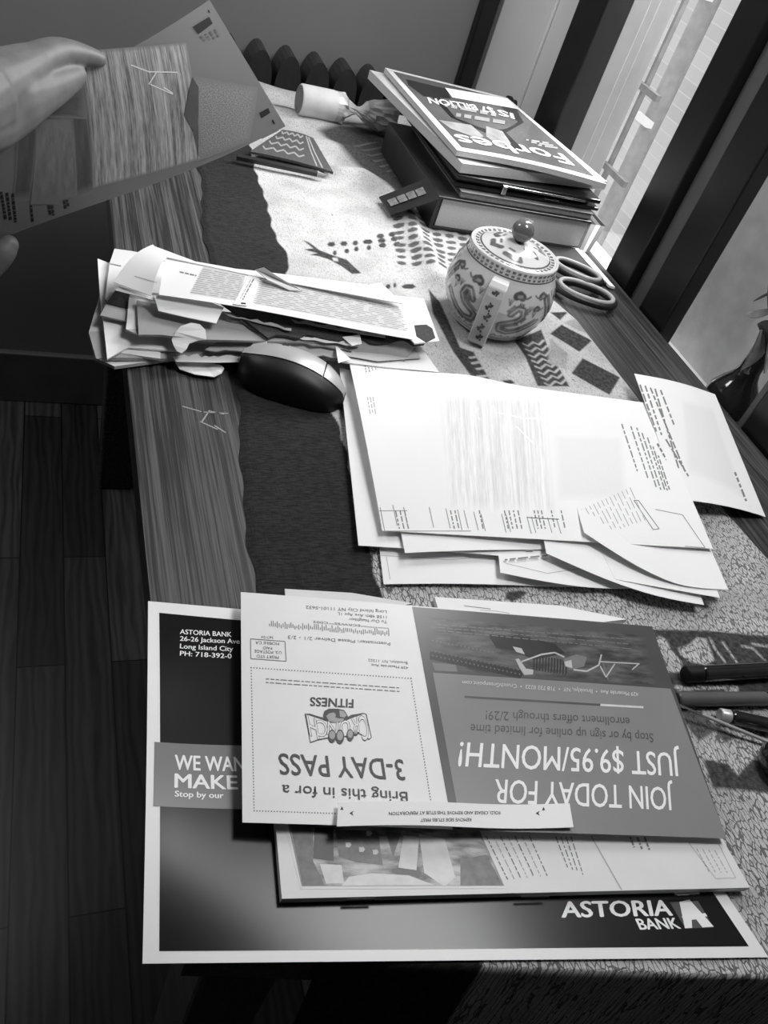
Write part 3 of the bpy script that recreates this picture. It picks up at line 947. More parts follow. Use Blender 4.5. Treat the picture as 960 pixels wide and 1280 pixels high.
for k in range(7):
    a = k * .9 + .4; r_ = .027 + .004 * math.sin(k * 2.1)
    pts = [(r_ * math.cos(a + t * .16) + .003 * math.sin(t * 2 + k), r_ * math.sin(a + t * .16) + .003 * math.cos(t * 1.7)) for t in range(4)]
    paint(lpz, LX, LY, pts, .85, .0006, .0028); paint(lpz, LX, LY, [(p[0] * .7, p[1] * .7) for p in pts[:2]], .8, .0006, .0014)
mb.extra = {'pat': lpz}
lid = mb.build('lid', tp, smooth=60)
mb = MB(); kp = [(.0045, .0943), (.0060, .0955)] + [(.0118 * math.sin(a) + .0, .1060 - .0115 * math.cos(a)) for a in [.5 + i * .165 for i in range(17)]]; kp[-1] = (.0004, kp[-1][1])
mb.lathe(PC, kp, mat('grey glazed knob', 0.42, 0.12, coat=.5), 32); mb.build('knob', lid, smooth=60)
# strap handle towards the viewer and the spout behind
hd = (cam_dir + Vector((-cam_dir.y, cam_dir.x, 0)) * -.02).normalized(); hs = Vector((-hd.y, hd.x, 0))
hp = [(.047, .068), (.056, .0715), (.0635, .0715), (.0680, .068), (.0690, .060), (.0685, .040), (.067, .020), (.0645, .006), (.060, .002), (.050, .006)]
hv = []; K = len(hp)
for k, (r_, z_) in enumerate(hp):
    a, b = hp[max(0, k - 1)], hp[min(K - 1, k + 1)]; tx, tz = b[0] - a[0], b[1] - a[1]; l = math.hypot(tx, tz); nr, nz = tz / l * -.0028, tx / l * .0028
    w_ = .0085 + .0012 * math.sin(k / K * math.pi)
    for sg, ww in ((1, -w_), (1, w_), (-1, w_), (-1, -w_)):
        hv.append(PC + hd * (r_ + nr * sg) + Vector((0, 0, z_ + nz * sg)) + hs * ww)
mb = MB(); mb.add(hv, [(k * 4 + j, k * 4 + (j + 1) % 4, k * 4 + 4 + (j + 1) % 4, k * 4 + 4 + j) for k in range(K - 1) for j in range(4)] + [(3, 2, 1, 0), tuple(range((K - 1) * 4, K * 4))], POR)
hn = len(hv); hpat = np.zeros(hn); mb.extra = {'pat': hpat}
ho = mb.build('handle', tp)
sd = ho.modifiers.new('bevel', 'BEVEL'); sd.width = .0018; sd.segments = 3
INKP = mat('porcelain ink', 0.33, .12)
mb = MB()
for (t, s_, ln) in ((4.35, -.001, 5), (4.9, .001, 6), (5.6, -.001, 6), (6.3, .0015, 5), (3.2, 0, 4)):
    for k in range(6):
        tt = t + k * .08; i = int(tt); fr = tt - i; r_ = hp[i][0] + (hp[i + 1][0] - hp[i][0]) * fr; z_ = hp[i][1] + (hp[i + 1][1] - hp[i][1]) * fr
        c = PC + hd * (r_ + .00325) + Vector((0, 0, z_)) + hs * (s_ + .0022 * math.sin(k * 1.4)); w_ = .0022 * (1 - abs(k - 2.5) / 4)
        mb.add([c + hs * a + Vector((0, 0, b)) for a, b in ((-w_, -.0012), (w_, -.0012), (w_ * 1.1, .0012), (-w_, .0014))], [(0, 1, 2, 3)], INKP)
mb.build('painted_clouds', ho)
mb = MB(); sp = [PC - hd * r_ + Vector((0, 0, z_)) for r_, z_ in ((.050, .030), (.062, .040), (.072, .056), (.080, .076), (.086, .088))]
mb.tube(sp, [.012, .0105, .008, .0062, .0055], POR, 20); mb.extra = {'pat': np.zeros(len(mb.v))}; mb.build('spout', tp, smooth=50)

# ================================================================== SCISSORS AND NOTEBOOK
nb = root('notebook', (0.67, 0.86, 0.003), 'dark notebook with white page edge under the scissors by the table edge', 'notebook')
nq = [W(668, 304, .005), W(719, 311, .005), W(766, 354, .005), W(700, 352, .005)]
mb = MB(); mb.prism(nq, (0, 0, -.002), mat('dark notebook cover', 0.14, 0.5)); mb.build('cover', nb)
mb = MB(); mb.prism([W(719, 311, .0056), W(724, 309, .0056), W(733, 318, .0056), W(769, 359, .0056), W(762, 357, .0056), W(733, 327, .0056), W(729, 322, .0056)], (0, 0, -.0028), PAPER); mb.build('page_edge', nb)
sc = root('scissors', W(720, 350, .006), 'black handled scissors with grey lined loops behind the teapot', 'scissors')
RB = mat('black scissor handle', 0.10, 0.4); GRL = mat('grey handle lining', 0.66, 0.4)
for nm, c, e, w_, dz in (('handle', (722, 339), (751, 352), 8.5, .016), ('handle', (733, 366), (768, 378), 11.5, .011)):
    cw, ew = W(*c, dz), W(*e, dz); A_ = ew - cw
    B_ = Vector((-A_.y, A_.x, 0)).normalized() * (W(c[0], c[1] + w_, dz) - cw).length * .85
    lo = [cw + A_ * (math.copysign(abs(math.cos(a)) ** .8, math.cos(a))) * (1 if math.cos(a) > 0 else 1.05) + B_ * math.sin(a) for a in [i * math.tau / 48 for i in range(48)]]
    mb = MB(); mb.loop_tube([p + Vector((0, 0, -.0015)) for p in lo], .0048, RB, 10, .9); h_ = mb.build(nm, sc, smooth=60)
    mb = MB(); mb.loop_tube([cw + (p - cw) * .92 + Vector((0, 0, .0024)) for p in lo], .0030, GRL, 8); mb.build('lining', h_, smooth=60)
piv = W(668, 338, .012)
mb = MB(); mb.tube([W(694, 343, .013), W(682, 340, .0125), piv], [.006, .0055, .005], RB, 10, flat=.6); mb.tube([W(708, 362, .011), W(690, 347, .0115), piv], [.006, .0055, .005], RB, 10, flat=.6)
mb.build('shank', sc, smooth=60)
tipd = (piv - W(700, 346, .012)).normalized()
for s_ in (-.05, .05):
    sv = Vector((-tipd.y, tipd.x, 0)); mb = MB(); e = piv + tipd * .085 + sv * s_ * .05
    mb.prism([piv + sv * .006 + Vector((0, 0, -.003 + s_ * .03)), piv - sv * .006 + Vector((0, 0, -.003 + s_ * .03)), e + Vector((0, 0, -.005))], (0, 0, -.0014), CHROME); mb.build('blade', sc)
mb = MB(); mb.lathe(piv + Vector((0, 0, .002)), [(0, .003), (.003, .003), (.0035, 0)], CHROME, 16); mb.build('screw', sc, smooth=40)

# ================================================================== VASE
vb = WX(908, 505, .765); VC = Vector((.765, vb.y, SILLZ + .0005))
vs_ = root('vase', VC, 'dark bottle shaped vase with dried stems on the window sill', 'vase')
VG = mat('dark glazed vase', 0.16, 0.10, coat=.6)
nk = .0125
mb = MB(); mb.lathe(VC, [(0, 0), (.022, 0), (.026, .004), (.0315, .02), (.0325, .034), (.030, .048), (.023, .060), (.016, .070), (.0130, .080), (nk, .095), (.0125, .110), (.0135, .122), (.016, .128), (.014, .128), (.011, .115)], VG, 40); mb.build('body', vs_, smooth=60)
LF = mat('dried leaf', 0.60, 0.6, var=.10, scale=60); LFD = mat('dark dried petal', 0.22, 0.6, var=.08, scale=60)


def leaf(base, d, l, w, m, curl, mb):
    d = Vector(d).normalized(); s_ = d.cross(Vector((0.3, -0.9, .2))).normalized(); n_ = s_.cross(d)
    rows = 8; vs = []
    for i in range(rows + 1):
        t = i / rows; ww = w * math.sin(math.pi * min(1, t * .92 + .06)) ** .8
        p = base + d * (l * t) + n_ * (curl * l * t * t)
        for k in (-1, -.5, 0, .5, 1): vs.append(p + s_ * ww * k + n_ * (abs(k) * ww * .5))
    top = [(i * 5 + j, i * 5 + j + 1, i * 5 + 6 + j, i * 5 + 5 + j) for i in range(rows) for j in range(4)]
    n0 = len(vs); vs += [p - n_ * .0006 for p in vs]
    mb.add(vs, top + [tuple(n0 + k for k in reversed(f)) for f in top], m)


fl_ = root('dried_flower', VC + Vector((0, 0, .095)), 'dried flower stem with pale curled leaves standing in the dark vase', 'dried flower')
mb = MB(); mb.tube([VC + Vector((0, 0, .05)), VC + Vector((0, 0, .13)), VC + Vector((0, -.004, .19)), VC + Vector((.004, -.010, .26))], .0022, LFD, 8); mb.build('stem', fl_, smooth=50)
for b_, t_, w_, m_, cu, xx in (((951, 412), (931, 463), .016, LF, -.10, .742), ((964, 414), (950, 466), .010, LF, .10, .742), ((966, 424), (940, 408), .012, LFD, .25, .745), ((968, 388), (930, 384), .009, LF, .2, .748),
                              ((972, 362), (940, 370), .005, LFD, .2, .750), ((962, 398), (952, 350), .011, LFD, .2, .748), ((972, 392), (962, 340), .013, LF, .15, .752), ((985, 380), (975, 330), .014, LFD, .2, .755), ((980, 420), (998, 380), .014, LF, .2, .75)):
    b3, t3 = WX(*b_, xx), WX(*t_, xx - .004); mb = MB(); leaf(b3, t3 - b3, (t3 - b3).length, w_, m_, cu, mb); mb.build('leaf' if m_ is LF else 'petal', fl_, smooth=60)

# ================================================================== CENTRAL STACK OF LETTERS
z7 = Z(420, 440, 1.7778)


def letter_sheet(q, z, h, label, m=PAPER, n=(24, 18), pre=None, name='paper_sheet', cat='paper', group='letters of the central stack', edge=None):
    s = Sheet([W(*p[:2], p[2] if len(p) > 2 else z) for p in q], m, h, n=n, edge=edge)
    if pre: pre(s)
    return tag(s.build(name, smooth=60), label, cat, group)


def pr_b(s):
    s.line(z7((95, 452), (250, 462), (420, 450), (545, 415)), .8, INKL); s.line(z7((112, 455), (120, 505)), .8, INKL)


letter_sheet(z7((60, 120), (620, 160), (640, 520), (106, 516)), .0050, lambda u, v: .0012 * math.sin(6 * u) * v, 'lowest white letter of the central stack, nearest its lower left corner', pre=pr_b)


def pr_c(s):
    s.line(z7((378, 470), (470, 492), (620, 470)), .8, INKL)


letter_sheet(z7((340, 200), (760, 240), (800, 505), (360, 500)), .0068, lambda u, v: .005 * max(0, v - .6) * (1 - u) * 2 + .001 - .003 * v * u, 'white letter with wavy near edge at the bottom middle of the central stack', pre=pr_c,
             edge=lambda u, v: (u, v + v * .075 * math.sin(math.pi * u)))
letter_sheet(z7((8, 35), (400, 130), (500, 468), (50, 430)), .0088, lambda u, v: .002 * math.sin(3 * u), 'white letter poking out at the far left of the central stack')


def pr_d(s):
    s.greek(z7((470, 437))[0], z7((516, 433))[0], 2.2, INKG); s.greek(z7((425, 440))[0], z7((446, 439))[0], 1.2, INKL)
    s.greek(z7((375, 462))[0], z7((470, 452))[0], 2.0, INKG)


letter_sheet(z7((80, 90), (540, 120), (565, 434), (152, 450)), .0115, lambda u, v: .002 * math.sin(3 * u + 1), 'white letter just below the topmost, with its whole near edge showing', pre=pr_d)
letter_sheet(z7((420, 200), (700, 230), (818, 562), (463, 455)), .0125, lambda u, v: .004 * (1 - u) * v, 'white letter with pointed lower right corner nearest the tablecloth pattern', n=(20, 20),
             edge=lambda u, v: (u, v + .05 * v * math.sin(math.pi * u)))
letter_sheet(z7((470, 190), (730, 220), (852, 548), (620, 505)), .0150, lambda u, v: .001 * u, 'white letter with a lower right corner between two other sheet corners')


def pr_curl(s):
    pass


letter_sheet(z7((500, 200), (740, 225), (872, 528), (545, 412)), .0172, lambda u, v: .010 * max(0, 1 - u * 1.6) * max(0, v - .45), 'white letter with a curled lower left corner on the central stack', n=(28, 24),
             edge=lambda u, v: (u, v + .13 * v * v * math.sin(math.pi * min(1, u * 1.0)) * (1 - .3 * u)))
GHW = patch_mat('ghost wood print', 0.93, 0.80, 0.97, 'wood', .10, .85, 30)
GHC = patch_mat('ghost weave print', 0.93, 0.82, 0.96, 'weave', .10, .8, 90)


def pr_top(s):
    s.patch(z7((225, 95), (470, 95), (490, 365), (245, 358)), GHW, .0003)
    s.patch(z7((480, 180), (640, 185), (650, 330), (490, 330)), GHC, .0003)
    for a, b in (((360, 135), (420, 148)), ((415, 147), (470, 150)), ((400, 165), (440, 205)), ((425, 120), (415, 150))): s.line(z7(a, b), 1.5, WHITE, .0005)
    # ruled table along the near edge
    s.line(z7((96, 353), (158, 353)), .8, INKG); s.line(z7((100, 398), (300, 398)), .8, INKG)
    for x, y0, y1 in ((98, 345, 398), (126, 340, 386), (150, 345, 390), (207, 345, 390), (244, 348, 392), (270, 350, 396), (284, 352, 392), (306, 355, 396), (322, 360, 398), (368, 360, 402), (378, 362, 400), (424, 366, 404), (434, 366, 402), (470, 368, 402), (490, 370, 404)):
        s.line(z7((x, y0), (x + 10, y1)), .9, INKG)
    for x in (132, 142, 152, 254, 264, 318, 374, 384, 394, 404, 440, 448, 456, 478, 500): s.greek(z7((x, 352))[0], z7((x + 9, 393))[0], 1.6, INKG, word=6)
    s.line(z7((425, 368), (495, 372)), 1.0, INK)
    for x, y0, y1 in ((635, 160, 265), (655, 165, 280), (668, 168, 300), (680, 180, 308), (692, 190, 306), (704, 210, 308), (716, 230, 306)):
        s.greek(z7((x, y0))[0], z7((x + (y1 - y0) * .33, y1))[0], 1.6, INKG, word=7)
    for x in range(545, 660, 9): s.greek(z7((x, 350 - (x - 545) * .45))[0], z7((x + 34, 412 - (x - 545) * .35))[0], 1.0, INKL, word=12)
    s.line(z7((662, 330), (672, 330), (718, 393), (705, 395)), 1.0, INKG, closed=True); s.line(z7((710, 350), (770, 362), (820, 435), (775, 432)), .8, INKG)
    for k in range(4): s.greek(z7((64 + k * 7, 30))[0], z7((68 + k * 7, 48 - k * 3))[0], 1.4, INKG, word=3); 
    s.greek(z7((96, 32))[0], z7((132, 34))[0], 1.4, INKG, word=5)
    for k in range(3): s.greek(z7((70 + k * 6, 100))[0], z7((76 + k * 6, 138))[0], 1.2, INKL, word=6)


letter_sheet([p + (z,) for p, z in zip(z7((30, 25), (690, 113), (838, 437), (103, 397)), (.020, .0205, .021, .0150))], .019,
             lambda u, v: .0045 * math.exp(-((u - .36) / .12) ** 2) * (1 - v) ** 2 + .002 * math.sin(math.pi * v), 'topmost bent letter of the central stack with faint grain pattern and ruled lines', n=(36, 28), pre=pr_top)
zr = Z(760, 330, 3.88)


def pr_right(s):
    s.patch(zr((350, 650), (510, 690), (670, 1150), (380, 1020)), GHC, .0003)
    for x0, y0, x1, y1 in ((155, 585, 235, 815), (180, 590, 260, 830), (205, 600, 375, 1010), (228, 605, 345, 1000), (255, 612, 320, 780), (280, 850, 390, 1030), (240, 870, 365, 1100)):
        s.greek(zr((x0, y0))[0], zr((x1, y1))[0], 2.0, INKG, word=8)
    s.greek(zr((615, 1010))[0], zr((670, 1150))[0], 2.5, INKG, word=8)


letter_sheet([p + (z,) for p, z in zip(((793, 467), (894, 493), (957, 646), (850, 624)), (.024, .012, .003, .022))], .0, lambda u, v: .003 * math.sin(math.pi * u), 'white letter tilted over the right table edge near the vase', pre=pr_right, group='')

# ================================================================== PILE OF OPENED ENVELOPES
e4 = Z(100, 295, 4.174); r4 = Z(90, 290, 2.0426); e5 = Z(300, 330, 3.692)


def zq_(pts, z):
    return [(p[0], p[1], z) for p in pts]


def thing_slabs(name, label, cat, parts, group='opened envelopes in the pile'):
    """parts: (part name or None, points, material, thickness)"""
    first = P3([parts[0][1][0]])[0]
    pts = P3(parts[0][1]); c = sum(pts, Vector()) / len(pts); c.z = min(p.z for p in pts)
    rt = root(name, c, label, cat, group)
    for nm, pl_, m_, th in parts:
        mb = MB(); mb.prism(P3(pl_), (0, 0, -th), m_); mb.build(nm, rt)
    return rt


thing_slabs('envelope', 'white envelope at the very bottom left corner of the torn pile', 'envelope', [
    ('body', zq_(e4((105, 300), (500, 300), (1500, 520), (1400, 640), (480, 640), (180, 680), (80, 635), (45, 505)), .0055), PAPER2, .003),
    ('flap', zq_(e4((45, 500), (140, 497), (150, 505), (130, 640), (85, 640)), .0063), PAPER3, .0005)])
thing_slabs('envelope', 'white envelope whose upper left corner points up at the pile left end', 'envelope', [
    ('body', zq_(e4((92, 118), (150, 140), (420, 180), (420, 640), (145, 600), (125, 500), (105, 330)), .011), PAPER, .002)])
thing_slabs('envelope', 'white envelope with square corner behind the left end of the pile', 'envelope', [
    ('body', zq_(e4((180, 66), (268, 78), (330, 90), (600, 200), (560, 420), (150, 345), (130, 330), (155, 140)), .016), PAPER2, .002),
    ('fold_line', zq_(e4((152, 138), (215, 152), (214, 156), (151, 143)), .0166), PAPER3, .0004)])
thing_slabs('envelope', 'envelope with dark window panel showing below the folded top letter', 'envelope', [
    ('body', zq_(e4((190, 275), (420, 300), (420, 460), (245, 445), (105, 413), (138, 352)), .019), PAPER3, .0015),
    ('dark_panel', zq_(e4((192, 272), (260, 305), (250, 378), (136, 350)), .0197), SECUR, .0005)])
thing_slabs('envelope', 'narrow white envelope end standing forward at the left of the pile', 'envelope', [
    ('body', zq_(e4((120, 432), (245, 445), (500, 480), (500, 600), (250, 580), (142, 640)), .0135), PAPER, .0014)])
thing_slabs('envelope', 'small white envelope edge between dark panel and grey envelope', 'envelope', [
    ('body', zq_(e4((256, 320), (420, 345), (420, 520), (300, 512), (240, 488)), .0225), PAPER2, .0014),
    ('flap', zq_(e4((240, 486), (300, 484), (302, 514)), .0230), PAPER3, .0004)])
thing_slabs('envelope', 'grey envelope in the middle of the pile with a sloping torn front', 'envelope', [
    ('body', zq_(e4((296, 335), (420, 360), (1500, 470), (1560, 560), (640, 540), (420, 515), (306, 515)), .0262), KRAFT, .002),
    ('torn_front', [(*p, .0275) for p in e4((390, 390), (640, 440))] + jag((*e4((640, 440))[0], .0275), (*e4((850, 443))[0], .0275), 6, 1) + jag((*e4((850, 443))[0], .0275), (*e4((888, 545))[0], .0250), 6, 2) + [(*p, .0245) for p in e4((640, 540), (470, 520), (330, 480))], KRAFT, .0005)])
thing_slabs('envelope', 'long grey envelope torn along the lowest near edge of the pile', 'envelope', [
    ('body', [(*p, .010) for p in e4((150, 634), (245, 562), (480, 545), (900, 590))] + jag((*e4((1300, 560))[0], .010), (*e4((960, 630))[0], .008), 8, 2) + [(*p, .008) for p in e4((800, 638), (480, 640))], PAPER3, .003),
    ('torn_edge', jag((*e4((480, 625))[0], .0108), (*e4((960, 625))[0], .0108), 22, 2.6) + [(*p, .0108) for p in e4((940, 655), (700, 660), (500, 655))][::1], PAPER2, .0005)])
thing_slabs('paper_scrap', 'curled torn paper strip hanging below the envelope pile', 'paper scrap', [
    ('strip', [(*p, z) for p, z in zip(e4((492, 635), (560, 640), (640, 660), (735, 672), (752, 690), (740, 715), (700, 735), (600, 722), (520, 695), (498, 660)), (.006, .005, .004, .004, .006, .006, .004, .004, .004, .005))], PAPER, .0006)], None)
thing_slabs('paper_scrap', 'round torn envelope flap curled up on the front of the pile', 'paper scrap', [
    ('flap', [(*p, z) for p, z in zip(e4((478, 540), (500, 500), (525, 470), (580, 452), (625, 460), (655, 490), (660, 540), (615, 545), (570, 560), (555, 590), (530, 612), (505, 600), (488, 570)), (.024, .028, .031, .033, .033, .031, .028, .026, .024, .022, .020, .020, .022))], PAPER2, .0006)], None)
thing_slabs('envelope', 'dark lined torn envelope under the fine print letter', 'envelope', [
    ('lining', jag((*r4((380, 180))[0], .0335), (*r4((500, 270))[0], .030), 3, 1) + jag((*r4((520, 262))[0], .030), (*r4((900, 285))[0], .030), 14, 3) + [(*p, .034) for p in r4((870, 230), (700, 190), (450, 170))], SECUR, .002),
    ('torn_edge', jag((*r4((385, 205))[0], .0338), (*r4((560, 245))[0], .0335), 10, 2.5) + jag((*r4((560, 252))[0], .0332), (*r4((400, 214))[0], .0335), 10, 1.0), PAPER3, .0005),
    ('torn_edge', jag((*r4((560, 222))[0], .0342), (*r4((800, 262))[0], .0340), 12, 2.2) + jag((*r4((800, 270))[0], .0338), (*r4((570, 232))[0], .0338), 8, 1.2), KRAFT, .0005)])
thing_slabs('envelope', 'torn grey envelope strip running to the right above the mouse', 'envelope', [
    ('body', jag((*r4((430, 225))[0], .0300), (*r4((880, 285))[0], .0295), 16, 2.2) + jag((*r4((850, 330))[0], .022), (*r4((480, 262))[0], .026), 14, 1.6), KRAFT, .0012),
    ('torn_edge', jag((*r4((500, 250))[0], .0292), (*r4((730, 282))[0], .0285), 12, 2.4) + jag((*r4((730, 292))[0], .028), (*r4((510, 262))[0], .0285), 8, 1.2), PAPER2, .0005),
    ('torn_curl', [(*p, z) for p, z in zip(r4((690, 268), (735, 262), (740, 285), (715, 290)), (.031, .033, .031, .030))], PAPER, .0005)])
thing_slabs('envelope', 'pale envelope strip with ragged lower edge just behind the mouse', 'envelope', [
    ('body', jag((*r4((340, 300))[0], .0165), (*r4((690, 320))[0], .0185), 14, 2.0) + jag((*r4((700, 300))[0], .0220), (*r4((420, 250))[0], .0225), 12, 2.0), PAPER3, .0010),
    ('torn_flap', [(*p, z) for p, z in zip(r4((470, 275), (482, 240), (500, 262), (498, 285), (460, 312), (445, 305)), (.024, .030, .028, .025, .020, .020))], PAPER2, .0005)])
thing_slabs('envelope', 'pale thin envelope with folded corner at the right end of the pile', 'envelope', [
    ('body', [(*p, .0215) for p in r4((676, 292), (760, 270), (890, 290), (938, 358), (800, 345), (690, 332))], PAPER2, .0012),
    ('front', [(*p, .0235) for p in r4((760, 272), (870, 282), (890, 322), (780, 330), (700, 316))], PAPER3, .0004),
    ('flap', [(*p, .0245) for p in r4((672, 287), (712, 325), (680, 334))], PAPER, .0004)])
thing_slabs('envelope', 'white window envelope sticking out at the right end of the pile', 'envelope', [
    ('body', [(*p, .0375) for p in r4((640, 160), (790, 128), (805, 160), (898, 170), (938, 278), (875, 284), (855, 262), (700, 232))], PAPER, .0014),
    ('window', [(*p, .0379) for p in r4((874, 238), (905, 236), (920, 246), (928, 270), (905, 282), (880, 266))], SECUR, .0003)])
thing_slabs('envelope', 'creased white envelope with blank front directly under the fine print letter', 'envelope', [
    ('body', [(*p, z) for p, z in zip(e4((385, 310), (500, 308), (640, 330), (750, 372), (710, 455), (560, 425), (410, 390)), (.040, .041, .041, .039, .034, .034, .034))], PAPER, .0008)])
# top letters
tl = root('letter', W(260, 360, .041), 'folded white letter rolled over at the top left of the pile', 'letter')
qa = e4((175, 240), (380, 44), (452, 112), (372, 312))
mb = Sheet([W(*qa[0], .040), W(*qa[1], .045), W(*qa[2], .050), W(*qa[3], .042)], PAPER, lambda u, v: .006 * math.sin(math.pi * u), n=(16, 10)); 
mb.line(e4((285, 210), (400, 243)), 1.0, PAPER3); mb.build('top_fold', tl, smooth=60)
mb = MB(); mb.prism(P3([(*p, z) for p, z in zip(e4((185, 282), (200, 262), (390, 312), (385, 335)), (.037, .037, .038, .037))]), (0, 0, -.0006), PAPER2); mb.build('under_fold', tl)
tq2 = r4((238, 62), (848, 182), (873, 271), (222, 160))
fp_ = root('letter', W(380, 370, .043), 'long white letter of fine print lying on top of the pile', 'letter')
mb = Sheet([W(*tq2[0], .0445), W(*tq2[1], .0420), W(*tq2[2], .0415), W(*tq2[3], .0435)], PAPER, lambda u, v: .0015 * math.sin(5 * u), n=(24, 8))
FP = patch_mat('fine print field', 0.93, 0.74, 0.84, 'weave', .02, 1.0, 60)
mb.patch(r4((335, 88), (445, 108), (425, 178), (300, 158)), FP, .0003); mb.patch(r4((482, 116), (838, 188), (858, 256), (462, 184)), FP, .0003)
for k in range(13):
    t = (k + .5) / 13; mb.greek(*r4((333 - t * 33, 92 + t * 64), (440 - t * 20, 112 + t * 62)), .55, INKG, .0005, 14); mb.greek(*r4((481 - t * 20, 120 + t * 62), (838 + t * 20, 192 + t * 62)), .55, INKG, .0005, 22)
mb.greek(r4((275, 102))[0], r4((318, 112))[0], 1.8, INKG, word=4); mb.build('sheet', fp_, smooth=60)
mb = MB(); mb.prism(P3([(*p, .0460) for p in r4((205, 34), (345, 86), (480, 100), (800, 140), (845, 183), (482, 116), (240, 64))]), (0, 0, -.0008), PAPER); mb.build('upper_fold', fp_)
s_ = Sheet([W(*p, .0455) for p in r4((452, 108), (482, 112), (446, 188), (412, 184))], PAPER, n=(4, 6)); s_.greek(r4((464, 120))[0], r4((434, 176))[0], 1.6, INKG, word=4); s_.greek(r4((456, 122))[0], r4((430, 170))[0], 1.2, INKL, word=4)
s_.poly(r4((432, 180), (444, 181), (443, 185), (431, 184)), INK)
tag(s_.build('receipt_stub'), 'small white stub lying across the fine print letter', 'paper stub')
thing_slabs('paper_scrap', 'narrow folded paper spike standing on the fine print letter', 'paper scrap', [
    ('strip', [(*p, z) for p, z in zip(r4((468, 96), (490, 90), (520, 110), (588, 150), (555, 148), (500, 122)), (.050, .055, .053, .0455, .0455, .050))], PAPER2, .0006)], None)

# ================================================================== MOUSE
mc = W(370, 478, 0.0)
ma, mb_ = W(313, 476, .0), W(411, 505, .0)
md = (mb_ - ma).normalized(); ms = Vector((-md.y, md.x, 0))
MC = (ma + mb_) / 2 + ms * .004
mo = root('computer_mouse', MC + Vector((0, 0, .003)), 'black and silver computer mouse in front of the envelope pile', 'mouse')


def mouse_surf(u, v):
    """u along -1..1, v across -1..1"""
    wv = .027 * (1 - .18 * u * u) * (1 if abs(u) < .8 else 1)
    hz = .028 * max(0, (1 - ((u + .15) / 1.16) ** 2)) ** .62 + .004
    a = v * math.pi / 2
    return MC + md * (u * .047) + ms * (wv * math.sin(a) * max(.25, (1 - abs(u) ** 5)) ** .5) + Vector((0, 0, .0035 + hz * max(0, math.cos(a)) ** .55))


NU, NV = 40, 24


def mouse_part(name, u0, u1, v0, v1, m, lift, parent):
    mb = MB(); vs = []
    for i in range(NU + 1):
        for j in range(NV + 1):
            p = mouse_surf(u0 + (u1 - u0) * i / NU, v0 + (v1 - v0) * j / NV); c = MC + Vector((0, 0, .012)) + md * (p - MC).dot(md)
            vs.append(p + (p - c).normalized() * lift)
    fs = [(i * (NV + 1) + j, i * (NV + 1) + j + 1, (i + 1) * (NV + 1) + j + 1, (i + 1) * (NV + 1) + j) for i in range(NU) for j in range(NV)]
    b = len(vs)
    fs = [tuple(reversed(f)) for f in fs]
    mb.add(vs, fs, m)
    return mb.build(name, parent, smooth=60)


bd_ = mouse_part('body', -1, 1, -1, 1, BLACKM, 0, mo)
mouse_part('silver_shell', -.99, .50, -.22, .9, SILVER, .0008, mo)
mouse_part('button', .53, .985, -.22, .32, SILVER, .0008, mo); mouse_part('button', .53, .985, .36, .9, SILVER, .0008, mo)
lg = MB()
c0 = mouse_surf(-.3, .35) + Vector((0, 0, .0012)); lg.lathe(c0, [(0, .0003), (.003, .0003), (.003, 0)], INK, 12); lg.build('emblem', mo)

# ================================================================== FRONT PILE: mailer, catalog, folded paper, postcard, stub
mq = [W(185, 752, .0035), Vector((.338, .29, .0035)), W(960, 1197, .0035), W(178, 1205, .0035)]
ml = Sheet(mq, mat('white mailer stock', 0.93, 0.4, 0.4, var=.01), lambda u, v: .0065 * math.sin(math.pi * v) * max(0, 1 - u * 4) ** 2 + .0005, n=(40, 30))
nv = [ml.inv(*p) for p in ((198, 766), (204, 1190))]
uL = ml.inv(196, 985)[0]
q1 = ml.inv(936, 1183); q2 = ml.inv(199, 1189); q3 = ml.inv(199, 766)
ml.patch([(q3[0], q3[1]), (.965, q3[1]), (q1[0], q1[1]), (q2[0], q2[1])], NAVY, .0003, (40, 30), uv=True)
za = Z(160, 740, 2.667)
ml.patch(za((88, 500), (540, 512), (545, 725), (84, 714)), NAVYB, .0006, (10, 4))
T = lambda s, txt, a, b, c, m, bold=.0, l=.0008: s.text(txt, a, b, c, m, bold, l)
for txt, y, x1 in (('ASTORIA BANK', 140, 345), ('26-26 Jackson Ave', 163, 372), ('Long Island City', 188, 350), ('PH: 718-392-0', 212, 345)):
    a, b, c = za((173, y), (x1, y + 10), (174, y - 15)); T(ml, txt, a, b, c, WHITE, .018)
for txt, y, x1, h in (('WE WANT', 592, 425, 48), ('MAKE', 652, 365, 46), ('Stop by our', 682, 318, 19)):
    a, b, c = za((156, y), (x1, y + 6), (157, y - h)); T(ml, txt, a, b, c, WHITE, .025)
zl = Z(690, 1110, 3.5556)
a, b, c = zl((45, 131), (535, 122), (38, 62)); T(ml, 'ASTORIA', a, b, c, WHITE, .03)
a, b, c = zl((392, 185), (572, 180), (370, 138)); T(ml, 'BANK', a, b, c, WHITE, .03)
LG = mat('grey logo square', 0.30, .3, .5)
ml.poly(zl((522, 62), (648, 58), (718, 176), (592, 180)), LG, .0006)
ml.poly(zl((565, 62), (610, 52), (718, 172), (668, 176), (640, 140), (620, 142), (622, 178), (590, 180)), WHITE, .0009)
ml.poly(zl((575, 128), (680, 112), (690, 126), (585, 142)), WHITE, .001)
tag(ml.build('mailer', smooth=60), 'large dark bank mailer with white border at the near table end', 'mailer')

